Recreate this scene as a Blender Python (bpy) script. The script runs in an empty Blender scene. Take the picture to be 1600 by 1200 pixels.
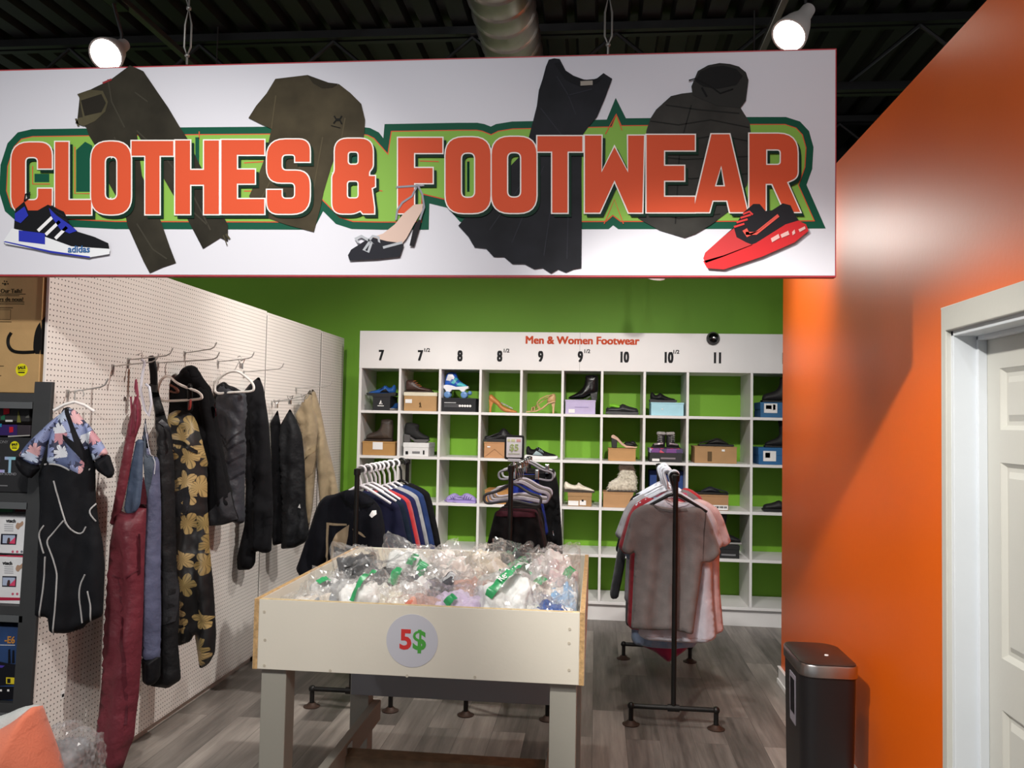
import bpy, bmesh, math, random
import numpy as np
from mathutils import Vector, Matrix, noise, geometry

# ------------------------------------------------------------------ camera, light, exposure
S = bpy.context.scene
COL = S.collection
FPX, YAW, PITCH, ROLL, EYE = 1300.0, .1024, .0442, .0193, 1.55
fwd = Vector((-math.sin(YAW)*math.cos(PITCH), math.cos(YAW)*math.cos(PITCH), math.sin(PITCH)))
rt0 = Vector((math.cos(YAW), math.sin(YAW), 0)); up0 = rt0.cross(fwd)
RT = rt0*math.cos(ROLL) + up0*math.sin(ROLL); UP = up0*math.cos(ROLL) - rt0*math.sin(ROLL)
CAMP = Vector((0, 0, EYE))
cd = bpy.data.cameras.new('camera'); cam = bpy.data.objects.new('camera', cd); COL.objects.link(cam)
cd.sensor_width = 36; cd.lens = 36*FPX/1600; cd.clip_start = .05
cam.matrix_world = Matrix(((RT.x, UP.x, -fwd.x, 0), (RT.y, UP.y, -fwd.y, 0), (RT.z, UP.z, -fwd.z, EYE), (0, 0, 0, 1)))
S.camera = cam
S.view_settings.view_transform = 'Standard'; S.view_settings.look = 'None'
S.view_settings.gamma = 1; S.view_settings.use_curve_mapping = False
S.view_settings.exposure = 0.0
S.cycles.transparent_max_bounces = 32
w = bpy.data.worlds.new('store'); S.world = w; w.use_nodes = True
w.node_tree.nodes['Background'].inputs[0].default_value = (.95, .97, 1, 1)
w.node_tree.nodes['Background'].inputs[1].default_value = .40

def spot(loc, aim, watts, ang=70, rad=.06, col=(1, .96, .90), blend=.7):
    d = bpy.data.lights.new('track_light', 'SPOT'); d.energy = watts; d.spot_size = math.radians(ang)
    d.spot_blend = blend; d.shadow_soft_size = rad; d.color = col
    o = bpy.data.objects.new('track_light', d); COL.objects.link(o); o.location = loc
    o.rotation_euler = (Vector(aim)-Vector(loc)).to_track_quat('-Z', 'Y').to_euler()
    return o
# the track heads over the footwear corner, and an added spot on the bin
for x in (-1.35, -.35, .62):
    spot((x, 3.2, 3.12), (x*1.15, 6.9, .82), 290, 58, .05, blend=1)
spot((.45, 3.85, 3.4), (-2.1, 4.0, 1.45), 260, 80, .05)
spot((.1, 5.2, 3.4), (-2.1, 5.6, 1.2), 110, 75, .05)
spot((-.35, 3.3, 3.4), (-.55, 3.25, .9), 300, 62, .05)  # extra top light added to brighten the bags, not a known track head
spot((.30, 5.55, 2.80), (1.05, 3.3, 2.1), 42, 100, .16)
spot((.62, 4.75, 3.25), (1.127, 4.55, 1.95), 45, 55, .05, blend=1)
spot((.2, 4.0, 3.4), (.4, 4.9, .6), 90, 80, .05)
# the track heads over the aisle in front of the banner, and an added wall light
for x in (-2.3, -.9, .3):
    spot((x, -.3, 3.4), (x, 2.7, 2.4), 52, 80, .06, col=(.95, .97, 1))
spot((-.7, .3, 3.4), (-.75, 2.7, .8), 95, 75, .06)
spot((-.7, 1.2, 3.0), (1.13, 3.15, .5), 420, 50, .06)  # added light to lift the lower orange wall, no known lamp here
spot((-.2, .8, 3.4), (1.2, 2.2, 1.4), 34, 90, .06)
spot((-.5, .3, 3.1), (-2.1, 3.3, 1.0), 230, 62, .06)

def ray(u, v): return fwd + RT*((u-800)/FPX) - UP*((v-600)/FPX)
def at(u, v, ax, val):
    d = ray(u, v); i = 'XYZ'.index(ax); return CAMP + d*((val-CAMP[i])/d[i])

# ------------------------------------------------------------------ materials
def C(h, k=1.0):
    o = []
    for i in (0, 2, 4):
        c = int(h[i:i+2], 16)/255; o.append((c/12.92 if c <= .04045 else ((c+.055)/1.055)**2.4)*k)
    return (*o, 1)
MATS = {}
def mat(name, hexc, rough=.6, metal=0, var=.08, nscale=8, bump=0, bscale=60, spec=.5, sheen=0, coat=0, emit=0):
    if name in MATS: return MATS[name]
    m = bpy.data.materials.new(name); m.use_nodes = True; nt = m.node_tree; N = nt.nodes; L = nt.links
    b = N['Principled BSDF']; c = C(hexc)
    b.inputs['Roughness'].default_value = rough; b.inputs['Metallic'].default_value = metal
    b.inputs['Specular IOR Level'].default_value = spec
    if sheen: b.inputs['Sheen Weight'].default_value = sheen
    if coat: b.inputs['Coat Weight'].default_value = coat; b.inputs['Coat Roughness'].default_value = .08
    tc = N.new('ShaderNodeTexCoord')
    if var:
        n = N.new('ShaderNodeTexNoise'); n.inputs['Scale'].default_value = nscale; n.inputs['Detail'].default_value = 4
        L.new(tc.outputs['Object'], n.inputs['Vector'])
        r = N.new('ShaderNodeValToRGB'); r.color_ramp.elements[0].position = .3; r.color_ramp.elements[1].position = .7
        r.color_ramp.elements[0].color = tuple(x*(1-var) for x in c[:3])+(1,)
        r.color_ramp.elements[1].color = tuple(min(1, x*(1+var)) for x in c[:3])+(1,)
        L.new(n.outputs['Fac'], r.inputs['Fac']); L.new(r.outputs['Color'], b.inputs['Base Color'])
    else: b.inputs['Base Color'].default_value = c
    if bump:
        n2 = N.new('ShaderNodeTexNoise'); n2.inputs['Scale'].default_value = bscale; n2.inputs['Detail'].default_value = 3
        L.new(tc.outputs['Object'], n2.inputs['Vector'])
        bp = N.new('ShaderNodeBump'); bp.inputs['Strength'].default_value = bump; bp.inputs['Distance'].default_value = .01
        L.new(n2.outputs['Fac'], bp.inputs['Height']); L.new(bp.outputs['Normal'], b.inputs['Normal'])
    if emit:
        b.inputs['Emission Color'].default_value = c; b.inputs['Emission Strength'].default_value = emit
    MATS[name] = m; return m
def cloth(hexc, rough=.85, sheen=.15, var=.12):
    dark = int(hexc[0:2], 16)+int(hexc[2:4], 16) < 110
    return mat('cloth_'+hexc+str(rough), hexc, rough, 0, var, 14, .25, 240, .12 if dark else .25, .02 if dark else sheen)
def nylon(hexc, rough=.45): return mat('nylon_'+hexc, hexc, rough, 0, .12, 10, .55, 30, .2 if int(hexc[0:2], 16)+int(hexc[2:4], 16) < 90 else .4)
def paint(hexc, rough=.5): return mat('paint_'+hexc+str(rough), hexc, rough, 0, .03, 3, .03, 90)
def leather(hexc, rough=.45): return mat('leather_'+hexc+str(rough), hexc, rough, 0, .15, 18, .2, 120)
def card(hexc): return mat('card_'+hexc, hexc, .75, 0, .07, 9, .06, 80)
def ink(hexc): return mat('ink_'+hexc, hexc, .6, 0, 0, spec=.12)

def nodes_mat(name):
    m = bpy.data.materials.new(name); m.use_nodes = True
    nt = m.node_tree; return m, nt.nodes, nt.links, nt.nodes['Principled BSDF']
def mth(N, L, op, a, b=None):
    n = N.new('ShaderNodeMath'); n.operation = op
    for i, x in enumerate((a, b)):
        if x is None: continue
        if isinstance(x, (int, float)): n.inputs[i].default_value = x
        else: L.new(x, n.inputs[i])
    return n.outputs[0]
def mixc(N, L, fac, a, b):
    n = N.new('ShaderNodeMix'); n.data_type = 'RGBA'
    for sock, x in ((n.inputs[0], fac), (n.inputs[6], a), (n.inputs[7], b)):
        if isinstance(x, (int, float, tuple)): sock.default_value = x
        else: L.new(x, sock)
    return n.outputs[2]

def floor_mat():
    m, N, L, b = nodes_mat('grey_wood_planks')
    tc = N.new('ShaderNodeTexCoord'); mp = N.new('ShaderNodeMapping'); mp.inputs['Rotation'].default_value = (0, 0, math.pi/2)
    L.new(tc.outputs['Object'], mp.inputs['Vector'])
    br = N.new('ShaderNodeTexBrick'); L.new(mp.outputs[0], br.inputs['Vector'])
    br.inputs['Color1'].default_value = (0, 0, 0, 1); br.inputs['Color2'].default_value = (1, 1, 1, 1)
    br.inputs['Scale'].default_value = 1; br.inputs['Brick Width'].default_value = 1.05; br.inputs['Row Height'].default_value = .165
    br.inputs['Mortar Size'].default_value = .0012; br.inputs['Mortar'].default_value = (.5, .5, .5, 1); br.offset = .37
    g = N.new('ShaderNodeTexNoise'); mg = N.new('ShaderNodeMapping'); mg.inputs['Scale'].default_value = (26, 1.6, 1)
    L.new(tc.outputs['Object'], mg.inputs['Vector'])
    ad = N.new('ShaderNodeVectorMath'); ad.operation = 'ADD'; L.new(mg.outputs[0], ad.inputs[0])
    sc = N.new('ShaderNodeVectorMath'); sc.operation = 'SCALE'; sc.inputs['Scale'].default_value = 13; L.new(br.outputs['Color'], sc.inputs[0]); L.new(sc.outputs[0], ad.inputs[1])
    L.new(ad.outputs[0], g.inputs['Vector']); g.inputs['Scale'].default_value = 1; g.inputs['Detail'].default_value = 7; g.inputs['Roughness'].default_value = .65
    g2 = N.new('ShaderNodeTexNoise'); mg2 = N.new('ShaderNodeMapping'); mg2.inputs['Scale'].default_value = (5, 1.3, 1)
    L.new(tc.outputs['Object'], mg2.inputs['Vector']); ad2 = N.new('ShaderNodeVectorMath'); ad2.operation = 'ADD'
    L.new(mg2.outputs[0], ad2.inputs[0]); L.new(sc.outputs[0], ad2.inputs[1]); L.new(ad2.outputs[0], g2.inputs['Vector']); g2.inputs['Scale'].default_value = 1; g2.inputs['Detail'].default_value = 4
    t = mth(N, L, 'ADD', mth(N, L, 'MULTIPLY', g.outputs['Fac'], .55), mth(N, L, 'MULTIPLY', g2.outputs['Fac'], .45))
    sepc = N.new('ShaderNodeSeparateColor'); L.new(br.outputs['Color'], sepc.inputs[0])
    t = mth(N, L, 'ADD', mth(N, L, 'MULTIPLY', t, .8), mth(N, L, 'MULTIPLY', sepc.outputs[0], .2))
    r = N.new('ShaderNodeValToRGB'); L.new(t, r.inputs['Fac'])
    e = r.color_ramp.elements; e[0].position = .34; e[0].color = C('4b4642'); e[1].position = .72; e[1].color = C('a89f97')
    x = e.new(.52); x.color = C('7a736d')
    col = mixc(N, L, mth(N, L, 'MULTIPLY', br.outputs['Fac'], .7), r.outputs[0], C('2c2926'))
    L.new(col, b.inputs['Base Color']); b.inputs['Roughness'].default_value = .42
    bp = N.new('ShaderNodeBump'); bp.inputs['Strength'].default_value = .12; bp.inputs['Distance'].default_value = .004; L.new(t, bp.inputs['Height']); L.new(bp.outputs[0], b.inputs['Normal'])
    return m
def peg_mat():
    m, N, L, b = nodes_mat('white_pegboard')
    tc = N.new('ShaderNodeTexCoord'); s = N.new('ShaderNodeSeparateXYZ'); L.new(tc.outputs['Object'], s.inputs[0])
    P = .0213
    def cell(o):
        f = mth(N, L, 'FRACT', mth(N, L, 'DIVIDE', o, P)); return mth(N, L, 'SUBTRACT', f, .5)
    a, c = cell(s.outputs['Y']), cell(s.outputs['Z'])
    r = mth(N, L, 'SQRT', mth(N, L, 'ADD', mth(N, L, 'MULTIPLY', a, a), mth(N, L, 'MULTIPLY', c, c)))
    hole = mth(N, L, 'LESS_THAN', r, .15)
    n = N.new('ShaderNodeTexNoise'); n.inputs['Scale'].default_value = 2.5; L.new(tc.outputs['Object'], n.inputs['Vector'])
    base = mixc(N, L, n.outputs['Fac'], C('dcd5d0'), C('e6e0da'))
    L.new(mixc(N, L, hole, base, C('3a332f')), b.inputs['Base Color']); b.inputs['Roughness'].default_value = .55
    return m
def flower_mat(name, base, cols, scale, R, keep, petals=5, rough=.6, depth=.45):
    m, N, L, b = nodes_mat(name)
    tc = N.new('ShaderNodeTexCoord'); s = N.new('ShaderNodeSeparateXYZ'); L.new(tc.outputs['Object'], s.inputs[0])
    cb = N.new('ShaderNodeCombineXYZ'); L.new(s.outputs['X'], cb.inputs[0]); L.new(s.outputs['Z'], cb.inputs[1])
    nz = N.new('ShaderNodeTexNoise'); nz.inputs['Scale'].default_value = 22; L.new(cb.outputs[0], nz.inputs['Vector'])
    v = N.new('ShaderNodeTexVoronoi'); v.voronoi_dimensions = '2D'; v.inputs['Scale'].default_value = scale; v.inputs['Randomness'].default_value = .8
    L.new(cb.outputs[0], v.inputs['Vector'])
    df = N.new('ShaderNodeVectorMath'); df.operation = 'SUBTRACT'; L.new(cb.outputs[0], df.inputs[0]); L.new(v.outputs['Position'], df.inputs[1])
    d = N.new('ShaderNodeSeparateXYZ'); L.new(df.outputs[0], d.inputs[0])
    sc = N.new('ShaderNodeSeparateColor'); L.new(v.outputs['Color'], sc.inputs[0])
    ang = mth(N, L, 'ADD', mth(N, L, 'ARCTAN2', d.outputs[1], d.outputs[0]), mth(N, L, 'MULTIPLY', sc.outputs[1], 6.28))
    pet = mth(N, L, 'ABSOLUTE', mth(N, L, 'COSINE', mth(N, L, 'MULTIPLY', ang, petals/2)))
    rr = mth(N, L, 'MULTIPLY', mth(N, L, 'ADD', mth(N, L, 'MULTIPLY', pet, depth), 1-depth), R)
    dist = mth(N, L, 'SQRT', mth(N, L, 'ADD', mth(N, L, 'POWER', d.outputs[0], 2), mth(N, L, 'POWER', d.outputs[1], 2)))
    dist = mth(N, L, 'ADD', dist, mth(N, L, 'MULTIPLY', mth(N, L, 'SUBTRACT', nz.outputs['Fac'], .5), R*.5))
    inside = mth(N, L, 'MULTIPLY', mth(N, L, 'LESS_THAN', dist, rr), mth(N, L, 'LESS_THAN', sc.outputs[0], keep))
    r = N.new('ShaderNodeValToRGB'); L.new(sc.outputs[2], r.inputs['Fac']); r.color_ramp.interpolation = 'CONSTANT'
    e = r.color_ramp.elements; e[0].color = C(cols[0]); e[1].position = 1/len(cols); e[1].color = C(cols[1 % len(cols)])
    for i in range(2, len(cols)): x = e.new(i/len(cols)); x.color = C(cols[i])
    vein = mixc(N, L, mth(N, L, 'MULTIPLY', mth(N, L, 'GREATER_THAN', mth(N, L, 'SINE', mth(N, L, 'MULTIPLY', ang, petals*3)), .6), .5), r.outputs[0], C(base))
    L.new(mixc(N, L, inside, C(base), vein), b.inputs['Base Color']); b.inputs['Roughness'].default_value = rough
    return m
def film_mat(name='clear_film', body=.05, tint=(1, 1, 1, 1)):
    m = bpy.data.materials.new(name); m.use_nodes = True; N = m.node_tree.nodes; L = m.node_tree.links
    N.remove(N['Principled BSDF']); out = N['Material Output']
    tr = N.new('ShaderNodeBsdfTransparent'); gl = N.new('ShaderNodeBsdfGlossy'); gl.inputs['Roughness'].default_value = .16
    df = N.new('ShaderNodeBsdfDiffuse'); df.inputs['Color'].default_value = tint
    lw = N.new('ShaderNodeLayerWeight'); lw.inputs['Blend'].default_value = .32
    m1 = N.new('ShaderNodeMixShader'); m1.inputs[0].default_value = body; L.new(tr.outputs[0], m1.inputs[1]); L.new(df.outputs[0], m1.inputs[2])
    m2 = N.new('ShaderNodeMixShader'); L.new(mth(N, L, 'ADD', mth(N, L, 'MULTIPLY', lw.outputs['Fresnel'], .26), .03), m2.inputs[0])
    L.new(m1.outputs[0], m2.inputs[1]); L.new(gl.outputs[0], m2.inputs[2]); L.new(m2.outputs[0], out.inputs[0])
    return m
def steel_mat(name, hexc, rough=.3): return mat(name, hexc, rough, 1, .06, 30)

WHITE = paint('e4e3e1', .45); BLACKP = mat('black_pipe', '1b1a19', .42, .4, .2, 30); CHROME = steel_mat('chrome', 'c8c8c8', .15)
FILM = film_mat(); BLACK = mat('black_plastic', '111113', .45, 0, .1, 20); DKGREY = mat('dark_grey_metal', '3a3b3c', .5, .2, .08, 12)
KRAFT = card('b08b5e'); WPLAST = mat('white_plastic', 'e6e3df', .4, 0, .03, 10); PAPER = ink('e8e7e6'); INKB = ink('1a1a1c')

# ------------------------------------------------------------------ object helpers
def link(name, me, parent=None):
    o = bpy.data.objects.new(name, me); COL.objects.link(o)
    if parent is not None: o.parent = parent
    return o
def tag(o, label, cat, group=None):
    o['label'] = label; o['category'] = cat
    if group: o['group'] = group
    return o
def thing(name, label, cat, loc=(0, 0, 0), rotz=0, group=None):
    o = bpy.data.objects.new(name, None); COL.objects.link(o); o.empty_display_size = .05
    o.location = loc; o.rotation_euler = (0, 0, rotz); return tag(o, label, cat, group)
def struct(o, label=None):
    o['kind'] = 'structure'
    if label: o['label'] = label
    return o
def dup(root, loc=None, rotz=None, label=None):
    r = root.copy(); COL.objects.link(r)
    if loc is not None: r.location = loc
    if rotz is not None: r.rotation_euler = (0, 0, rotz)
    if label: r['label'] = label
    for ch in list(root.children):
        c = ch.copy(); COL.objects.link(c); c.parent = r
        for g in list(ch.children):
            d = g.copy(); COL.objects.link(d); d.parent = c
    return r

class MB:
    def __init__(s): s.v = []; s.f = []
    def add(s, vs, fs):
        b = len(s.v); s.v += [tuple(p) for p in vs]; s.f += [tuple(i+b for i in f) for f in fs]; return s
    def box(s, x0, x1, y0, y1, z0, z1):
        return s.add([(x, y, z) for z in (z0, z1) for y in (y0, y1) for x in (x0, x1)],
                     [(0, 2, 3, 1), (4, 5, 7, 6), (0, 1, 5, 4), (2, 6, 7, 3), (0, 4, 6, 2), (1, 3, 7, 5)])
    def hexa(s, p8):
        return s.add(p8, [(0, 3, 2, 1), (4, 5, 6, 7), (0, 1, 5, 4), (1, 2, 6, 5), (2, 3, 7, 6), (3, 0, 4, 7)])
    def tube(s, path, r, n=8, closed=False):
        P = [Vector(p) for p in path]; rings = []; prev = None; k = len(P)
        rr = r if isinstance(r, (list, tuple)) else [r]*k
        for i in range(k):
            a = P[(i-1) % k] if (closed or i > 0) else P[i]; b = P[(i+1) % k] if (closed or i < k-1) else P[i]
            t = (b-a).normalized()
            if prev is None: nrm = t.orthogonal().normalized()
            else:
                nrm = prev - t*prev.dot(t); nrm = nrm.normalized() if nrm.length > 1e-6 else t.orthogonal().normalized()
            prev = nrm; bn = t.cross(nrm)
            rings.append([P[i]+(nrm*math.cos(2*math.pi*j/n)+bn*math.sin(2*math.pi*j/n))*rr[i] for j in range(n)])
        vs = [p for q in rings for p in q]; fs = []
        for i in range(k if closed else k-1):
            for j in range(n):
                fs.append((i*n+j, i*n+(j+1) % n, ((i+1) % k)*n+(j+1) % n, ((i+1) % k)*n+j))
        if not closed: fs += [tuple(range(n))[::-1], tuple((k-1)*n+j for j in range(n))]
        return s.add(vs, fs)
    def lathe(s, prof, o=(0, 0, 0), ax=(0, 0, 1), n=20):
        q = Vector((0, 0, 1)).rotation_difference(Vector(ax)); o = Vector(o); vs = []; fs = []; k = len(prof)
        for r, z in prof:
            for j in range(n):
                a = 2*math.pi*j/n; vs.append(o+q @ Vector((r*math.cos(a), r*math.sin(a), z)))
        for i in range(k-1):
            for j in range(n): fs.append((i*n+j, i*n+(j+1) % n, (i+1)*n+(j+1) % n, (i+1)*n+j))
        fs += [tuple(range(n))[::-1], tuple((k-1)*n+j for j in range(n))]
        return s.add(vs, fs)
    def prism(s, poly, y0, y1):            # poly in x,z, extruded along y
        k = len(poly); vs = [(x, y0, z) for x, z in poly]+[(x, y1, z) for x, z in poly]
        tri = geometry.tessellate_polygon([[Vector((x, z, 0)) for x, z in poly]])
        return s.add(vs, [t for t in tri]+[tuple(i+k for i in reversed(t)) for t in tri]+[(i, (i+1) % k, (i+1) % k+k, i+k) for i in range(k)])
    def ball(s, c, r, sx=1, sy=1, sz=1, n=12):
        prof = [(max(1e-4, math.sin(math.pi*i/n))*r, -math.cos(math.pi*i/n)*r) for i in range(n+1)]
        b = MB().lathe(prof, n=16); return s.add([(c[0]+x*sx, c[1]+y*sy, c[2]+z*sz) for x, y, z in b.v], b.f)
    def build(s, name, m, parent=None, smooth=False, bevel=0, seg=2, sub=0):
        me = bpy.data.meshes.new(name); me.from_pydata(s.v, [], s.f); me.materials.append(m)
        bm = bmesh.new(); bm.from_mesh(me); bmesh.ops.recalc_face_normals(bm, faces=bm.faces); bm.to_mesh(me); bm.free()
        if smooth:
            me.polygons.foreach_set('use_smooth', [True]*len(me.polygons))
            if smooth != 2: me.set_sharp_from_angle(angle=math.radians(45))
        o = link(name, me, parent)
        if bevel:
            b = o.modifiers.new('bevel', 'BEVEL'); b.width = bevel; b.segments = seg; b.limit_method = 'ANGLE'
        if sub:
            q = o.modifiers.new('sub', 'SUBSURF'); q.levels = sub; q.render_levels = sub
        return o

def smoothp(pts, it=1, closed=True):
    p = [Vector(x) for x in pts]
    for _ in range(it):
        q = []; k = len(p)
        for i in range(k if closed else k-1):
            a, b = p[i], p[(i+1) % k]; q += [a*.75+b*.25, a*.25+b*.75]
        if not closed: q = [p[0]]+q+[p[-1]]
        p = q
    return [tuple(x) for x in p]
def resample(P, s):
    out = []
    for i in range(len(P)):
        a, b = Vector(P[i]), Vector(P[(i+1) % len(P)]); k = max(1, int(round((b-a).length/s)))
        out += [tuple(a+(b-a)*(j/k)) for j in range(k)]
    return out
class Puff:
    """A filled outline (x,z) swollen to a real thickness along y, front towards -y."""
    def __init__(s, poly, t, w=None, fold=None, y=0.0, back=None, smooth=1, res=None, tz=None, tighten=True):
        P = smoothp(resample(list(poly), .035 if tighten else 9), smooth) if smooth else list(poly)
        A = sum(P[i][0]*P[(i+1) % len(P)][1]-P[(i+1) % len(P)][0]*P[i][1] for i in range(len(P)))
        if A < 0: P = P[::-1]
        xs = [p[0] for p in P]; zs = [p[1] for p in P]; size = max(max(xs)-min(xs), max(zs)-min(zs))
        s.res = res or size/42; s.t = t*(.85 if fold else 1); s.w = (w or t*1.6)*(.6 if fold else 1); s.fold = fold; s.y = y; s.back = t if back is None else back; s.tz = tz
        s.P = np.array(resample(P, s.res)); s.ok = s.mesh()
    def dist(s, Q):
        A = s.P; B = np.roll(s.P, -1, 0); d = B-A; L2 = (d**2).sum(1)+1e-12
        Q = np.asarray(Q, float).reshape(-1, 2); out = np.empty(len(Q))
        for i in range(0, len(Q), 400):
            q = Q[i:i+400, None, :]; u = np.clip(((q-A)*d).sum(2)/L2, 0, 1); pr = A+u[..., None]*d
            out[i:i+400] = np.sqrt(((q-pr)**2).sum(2).min(1))
        return out
    def inside(s, Q):
        A = s.P; B = np.roll(s.P, -1, 0); c = np.zeros(len(Q), int)
        for a, b in zip(A, B):
            m = ((a[1] > Q[:, 1]) != (b[1] > Q[:, 1]))
            xx = a[0]+(Q[:, 1]-a[1])*(b[0]-a[0])/((b[1]-a[1]) or 1e-12); c += (m & (Q[:, 0] < xx)).astype(int)
        return c % 2 == 1
    def off(s, x, z, d):
        k = min(d/s.w, 1); h = math.sqrt(max(0, 1-(1-k)**2)); t = s.t*(s.tz(x, z) if s.tz else 1)
        return t*h + (s.fold(x, z)*k if s.fold else 0), h
    def front(s, x, z):
        d = float(s.dist([(x, z)])[0]); return s.y - s.off(x, z, d)[0]
    def mesh(s):
        lo = s.P.min(0); hi = s.P.max(0); r = s.res
        gx, gz = np.meshgrid(np.arange(lo[0], hi[0], r), np.arange(lo[1], hi[1], r*.9)); gx = gx + (np.arange(gx.shape[0])[:, None] % 2)*r*.5
        G = np.stack([gx.ravel(), gz.ravel()], 1); G = G[s.inside(G)]
        if len(G): G = G[s.dist(G) > r*.45]
        n = len(s.P); V = [Vector(p) for p in s.P.tolist()+G.tolist()]
        ov, oe, of, *_ = geometry.delaunay_2d_cdt(V, [], [list(range(n))], 1, 1e-7)
        D = s.dist([tuple(v) for v in ov]); s.vs = []; s.fs = []; bi = {}
        for i, v in enumerate(ov):
            a, h = s.off(v[0], v[1], D[i]); s.vs.append((v[0], s.y-a, v[1]))
        k = len(s.vs)
        for i, v in enumerate(ov):
            if D[i] < 1e-5: bi[i] = i; s.vs[i] = (v[0], s.y, v[1])
            else:
                kk = min(D[i]/s.w, 1); bi[i] = len(s.vs)
                s.vs.append((v[0], s.y+s.back*(s.tz(v[0], v[1]) if s.tz else 1)*math.sqrt(max(0, 1-(1-kk)**2))+.0005, v[1]))
        for f in of:
            s.fs.append(tuple(f)); s.fs.append(tuple(bi[i] for i in reversed(f)))
        return True
    def build(s, name, m, parent=None, smooth=True):
        return MB().add(s.vs, s.fs).build(name, m, parent, smooth=2 if smooth else False)
    def on(s, pts, lift=.001):
        return [(x, s.front(x, z)-lift, z) for x, z in pts]
    def patch(s, name, poly, m, parent, lift=.0012, res=None):
        """A thin piece of cloth lying on this puff's front."""
        P = resample(poly, res or s.res); A = sum(P[i][0]*P[(i+1) % len(P)][1]-P[(i+1) % len(P)][0]*P[i][1] for i in range(len(P)))
        if A < 0: P = P[::-1]
        q = Puff.__new__(Puff); q.P = np.array(P); r = res or s.res; lo = q.P.min(0); hi = q.P.max(0)
        gx, gz = np.meshgrid(np.arange(lo[0], hi[0], r), np.arange(lo[1], hi[1], r)); G = np.stack([gx.ravel(), gz.ravel()], 1)
        if len(G): G = G[q.inside(G)]
        if len(G): G = G[q.dist(G) > r*.4]
        ov, oe, of, *_ = geometry.delaunay_2d_cdt([Vector(p) for p in P+G.tolist()], [], [list(range(len(P)))], 1, 1e-7)
        D = s.dist([tuple(v) for v in ov]); vs = [(v[0], s.y-s.off(v[0], v[1], D[i])[0]-lift, v[1]) for i, v in enumerate(ov)]
        k = len(vs); vs += [(x, y+lift*.9, z) for x, y, z in vs]
        n = len(P); fs = [tuple(f) for f in of]+[tuple(i+k for i in reversed(f)) for f in of]
        return MB().add(vs, fs).build(name, m, parent, smooth=2)
def drape(seed, A=.012, lam=.09, top=0, crumple=.6, slant=0):
    o = seed*7.31
    def f(x, z):
        ramp = min(1, max(.2, (top-z)/.25))
        n1 = noise.noise(Vector((x*2+o, z*1.6, o))); n2 = noise.noise(Vector((x*9, z*5+o, o*.3)))
        n3 = 1-2*abs(noise.noise(Vector((x*13+z*5+o, z*9-x*4, o)))); n4 = noise.noise(Vector((x*34+o, z*22, o)))
        sn = math.sin(2*math.pi*(x+slant*z)/lam+3.5*n1+o)
        return 1.25*A*(ramp*math.copysign(abs(sn)**.7, sn) + crumple*2*n2 + crumple*1.1*n3 + crumple*.5*n4)
    return f

def boldtext(name, s, size, m, parent, loc, spread, sx=1):
    o = text(name, s, size, m, parent, loc, sx=sx); me = o.data; bm = bmesh.new()
    for a, b in ((-1, -1), (-1, 1), (1, -1), (1, 1), (0, 0), (-1, 0), (1, 0)):
        n = len(bm.verts); bm.from_mesh(me); bm.verts.ensure_lookup_table()
        for v in bm.verts[n:]: v.co.x += a*spread/sx; v.co.y += b*spread*.6; v.co.z += .0001*(a+2*b)
    bm.to_mesh(me); bm.free(); return o
def text(name, s, size, m, parent, loc, rot=(math.pi/2, 0, 0), bold=0, align='CENTER', sx=1, depth=.0006, shear=0):
    cu = bpy.data.curves.new(name, 'FONT'); cu.body = s; cu.size = size; cu.offset = bold; cu.extrude = depth
    cu.align_x = align; cu.align_y = 'CENTER'; cu.shear = shear; cu.resolution_u = 3
    t = bpy.data.objects.new('tmp', cu); COL.objects.link(t)
    dg = bpy.context.evaluated_depsgraph_get(); me = bpy.data.meshes.new_from_object(t.evaluated_get(dg))
    bpy.data.objects.remove(t); me.materials.clear(); me.materials.append(m); me.name = name
    o = link(name, me, parent); o.location = loc; o.rotation_euler = rot; o.scale = (sx, 1, 1); return o

def rpoly(pts, seg=6):
    """Corner list (x, y, radius) to a rounded outline."""
    out = []; k = len(pts)
    for i in range(k):
        p = Vector(pts[i][:2]); r = pts[i][2] if len(pts[i]) > 2 else 0
        if not r: out.append(tuple(p)); continue
        a = Vector(pts[i-1][:2]); b = Vector(pts[(i+1) % k][:2]); u = (a-p).normalized(); v = (b-p).normalized()
        r = min(r, (a-p).length*.5, (b-p).length*.5); A = p+u*r; B = p+v*r
        for j in range(seg+1):
            t = j/seg; out.append(tuple(A*(1-t)**2+p*2*t*(1-t)+B*t*t))
    return out
def grow(P, d):
    """Outline grown by d (y down or up: sign follows orientation)."""
    k = len(P); A = sum(P[i][0]*P[(i+1) % k][1]-P[(i+1) % k][0]*P[i][1] for i in range(k)); sg = 1 if A > 0 else -1; out = []
    for i in range(k):
        a, p, b = Vector(P[i-1]), Vector(P[i]), Vector(P[(i+1) % k]); u = (p-a).normalized(); v = (b-p).normalized()
        n1 = Vector((u.y, -u.x))*sg; n2 = Vector((v.y, -v.x))*sg; m = n1+n2
        if m.length < .3: m = n1
        m.normalize(); c = max(.45, m.dot(n1)); out.append(tuple(p+m*(d/c)))
    return out

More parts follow.
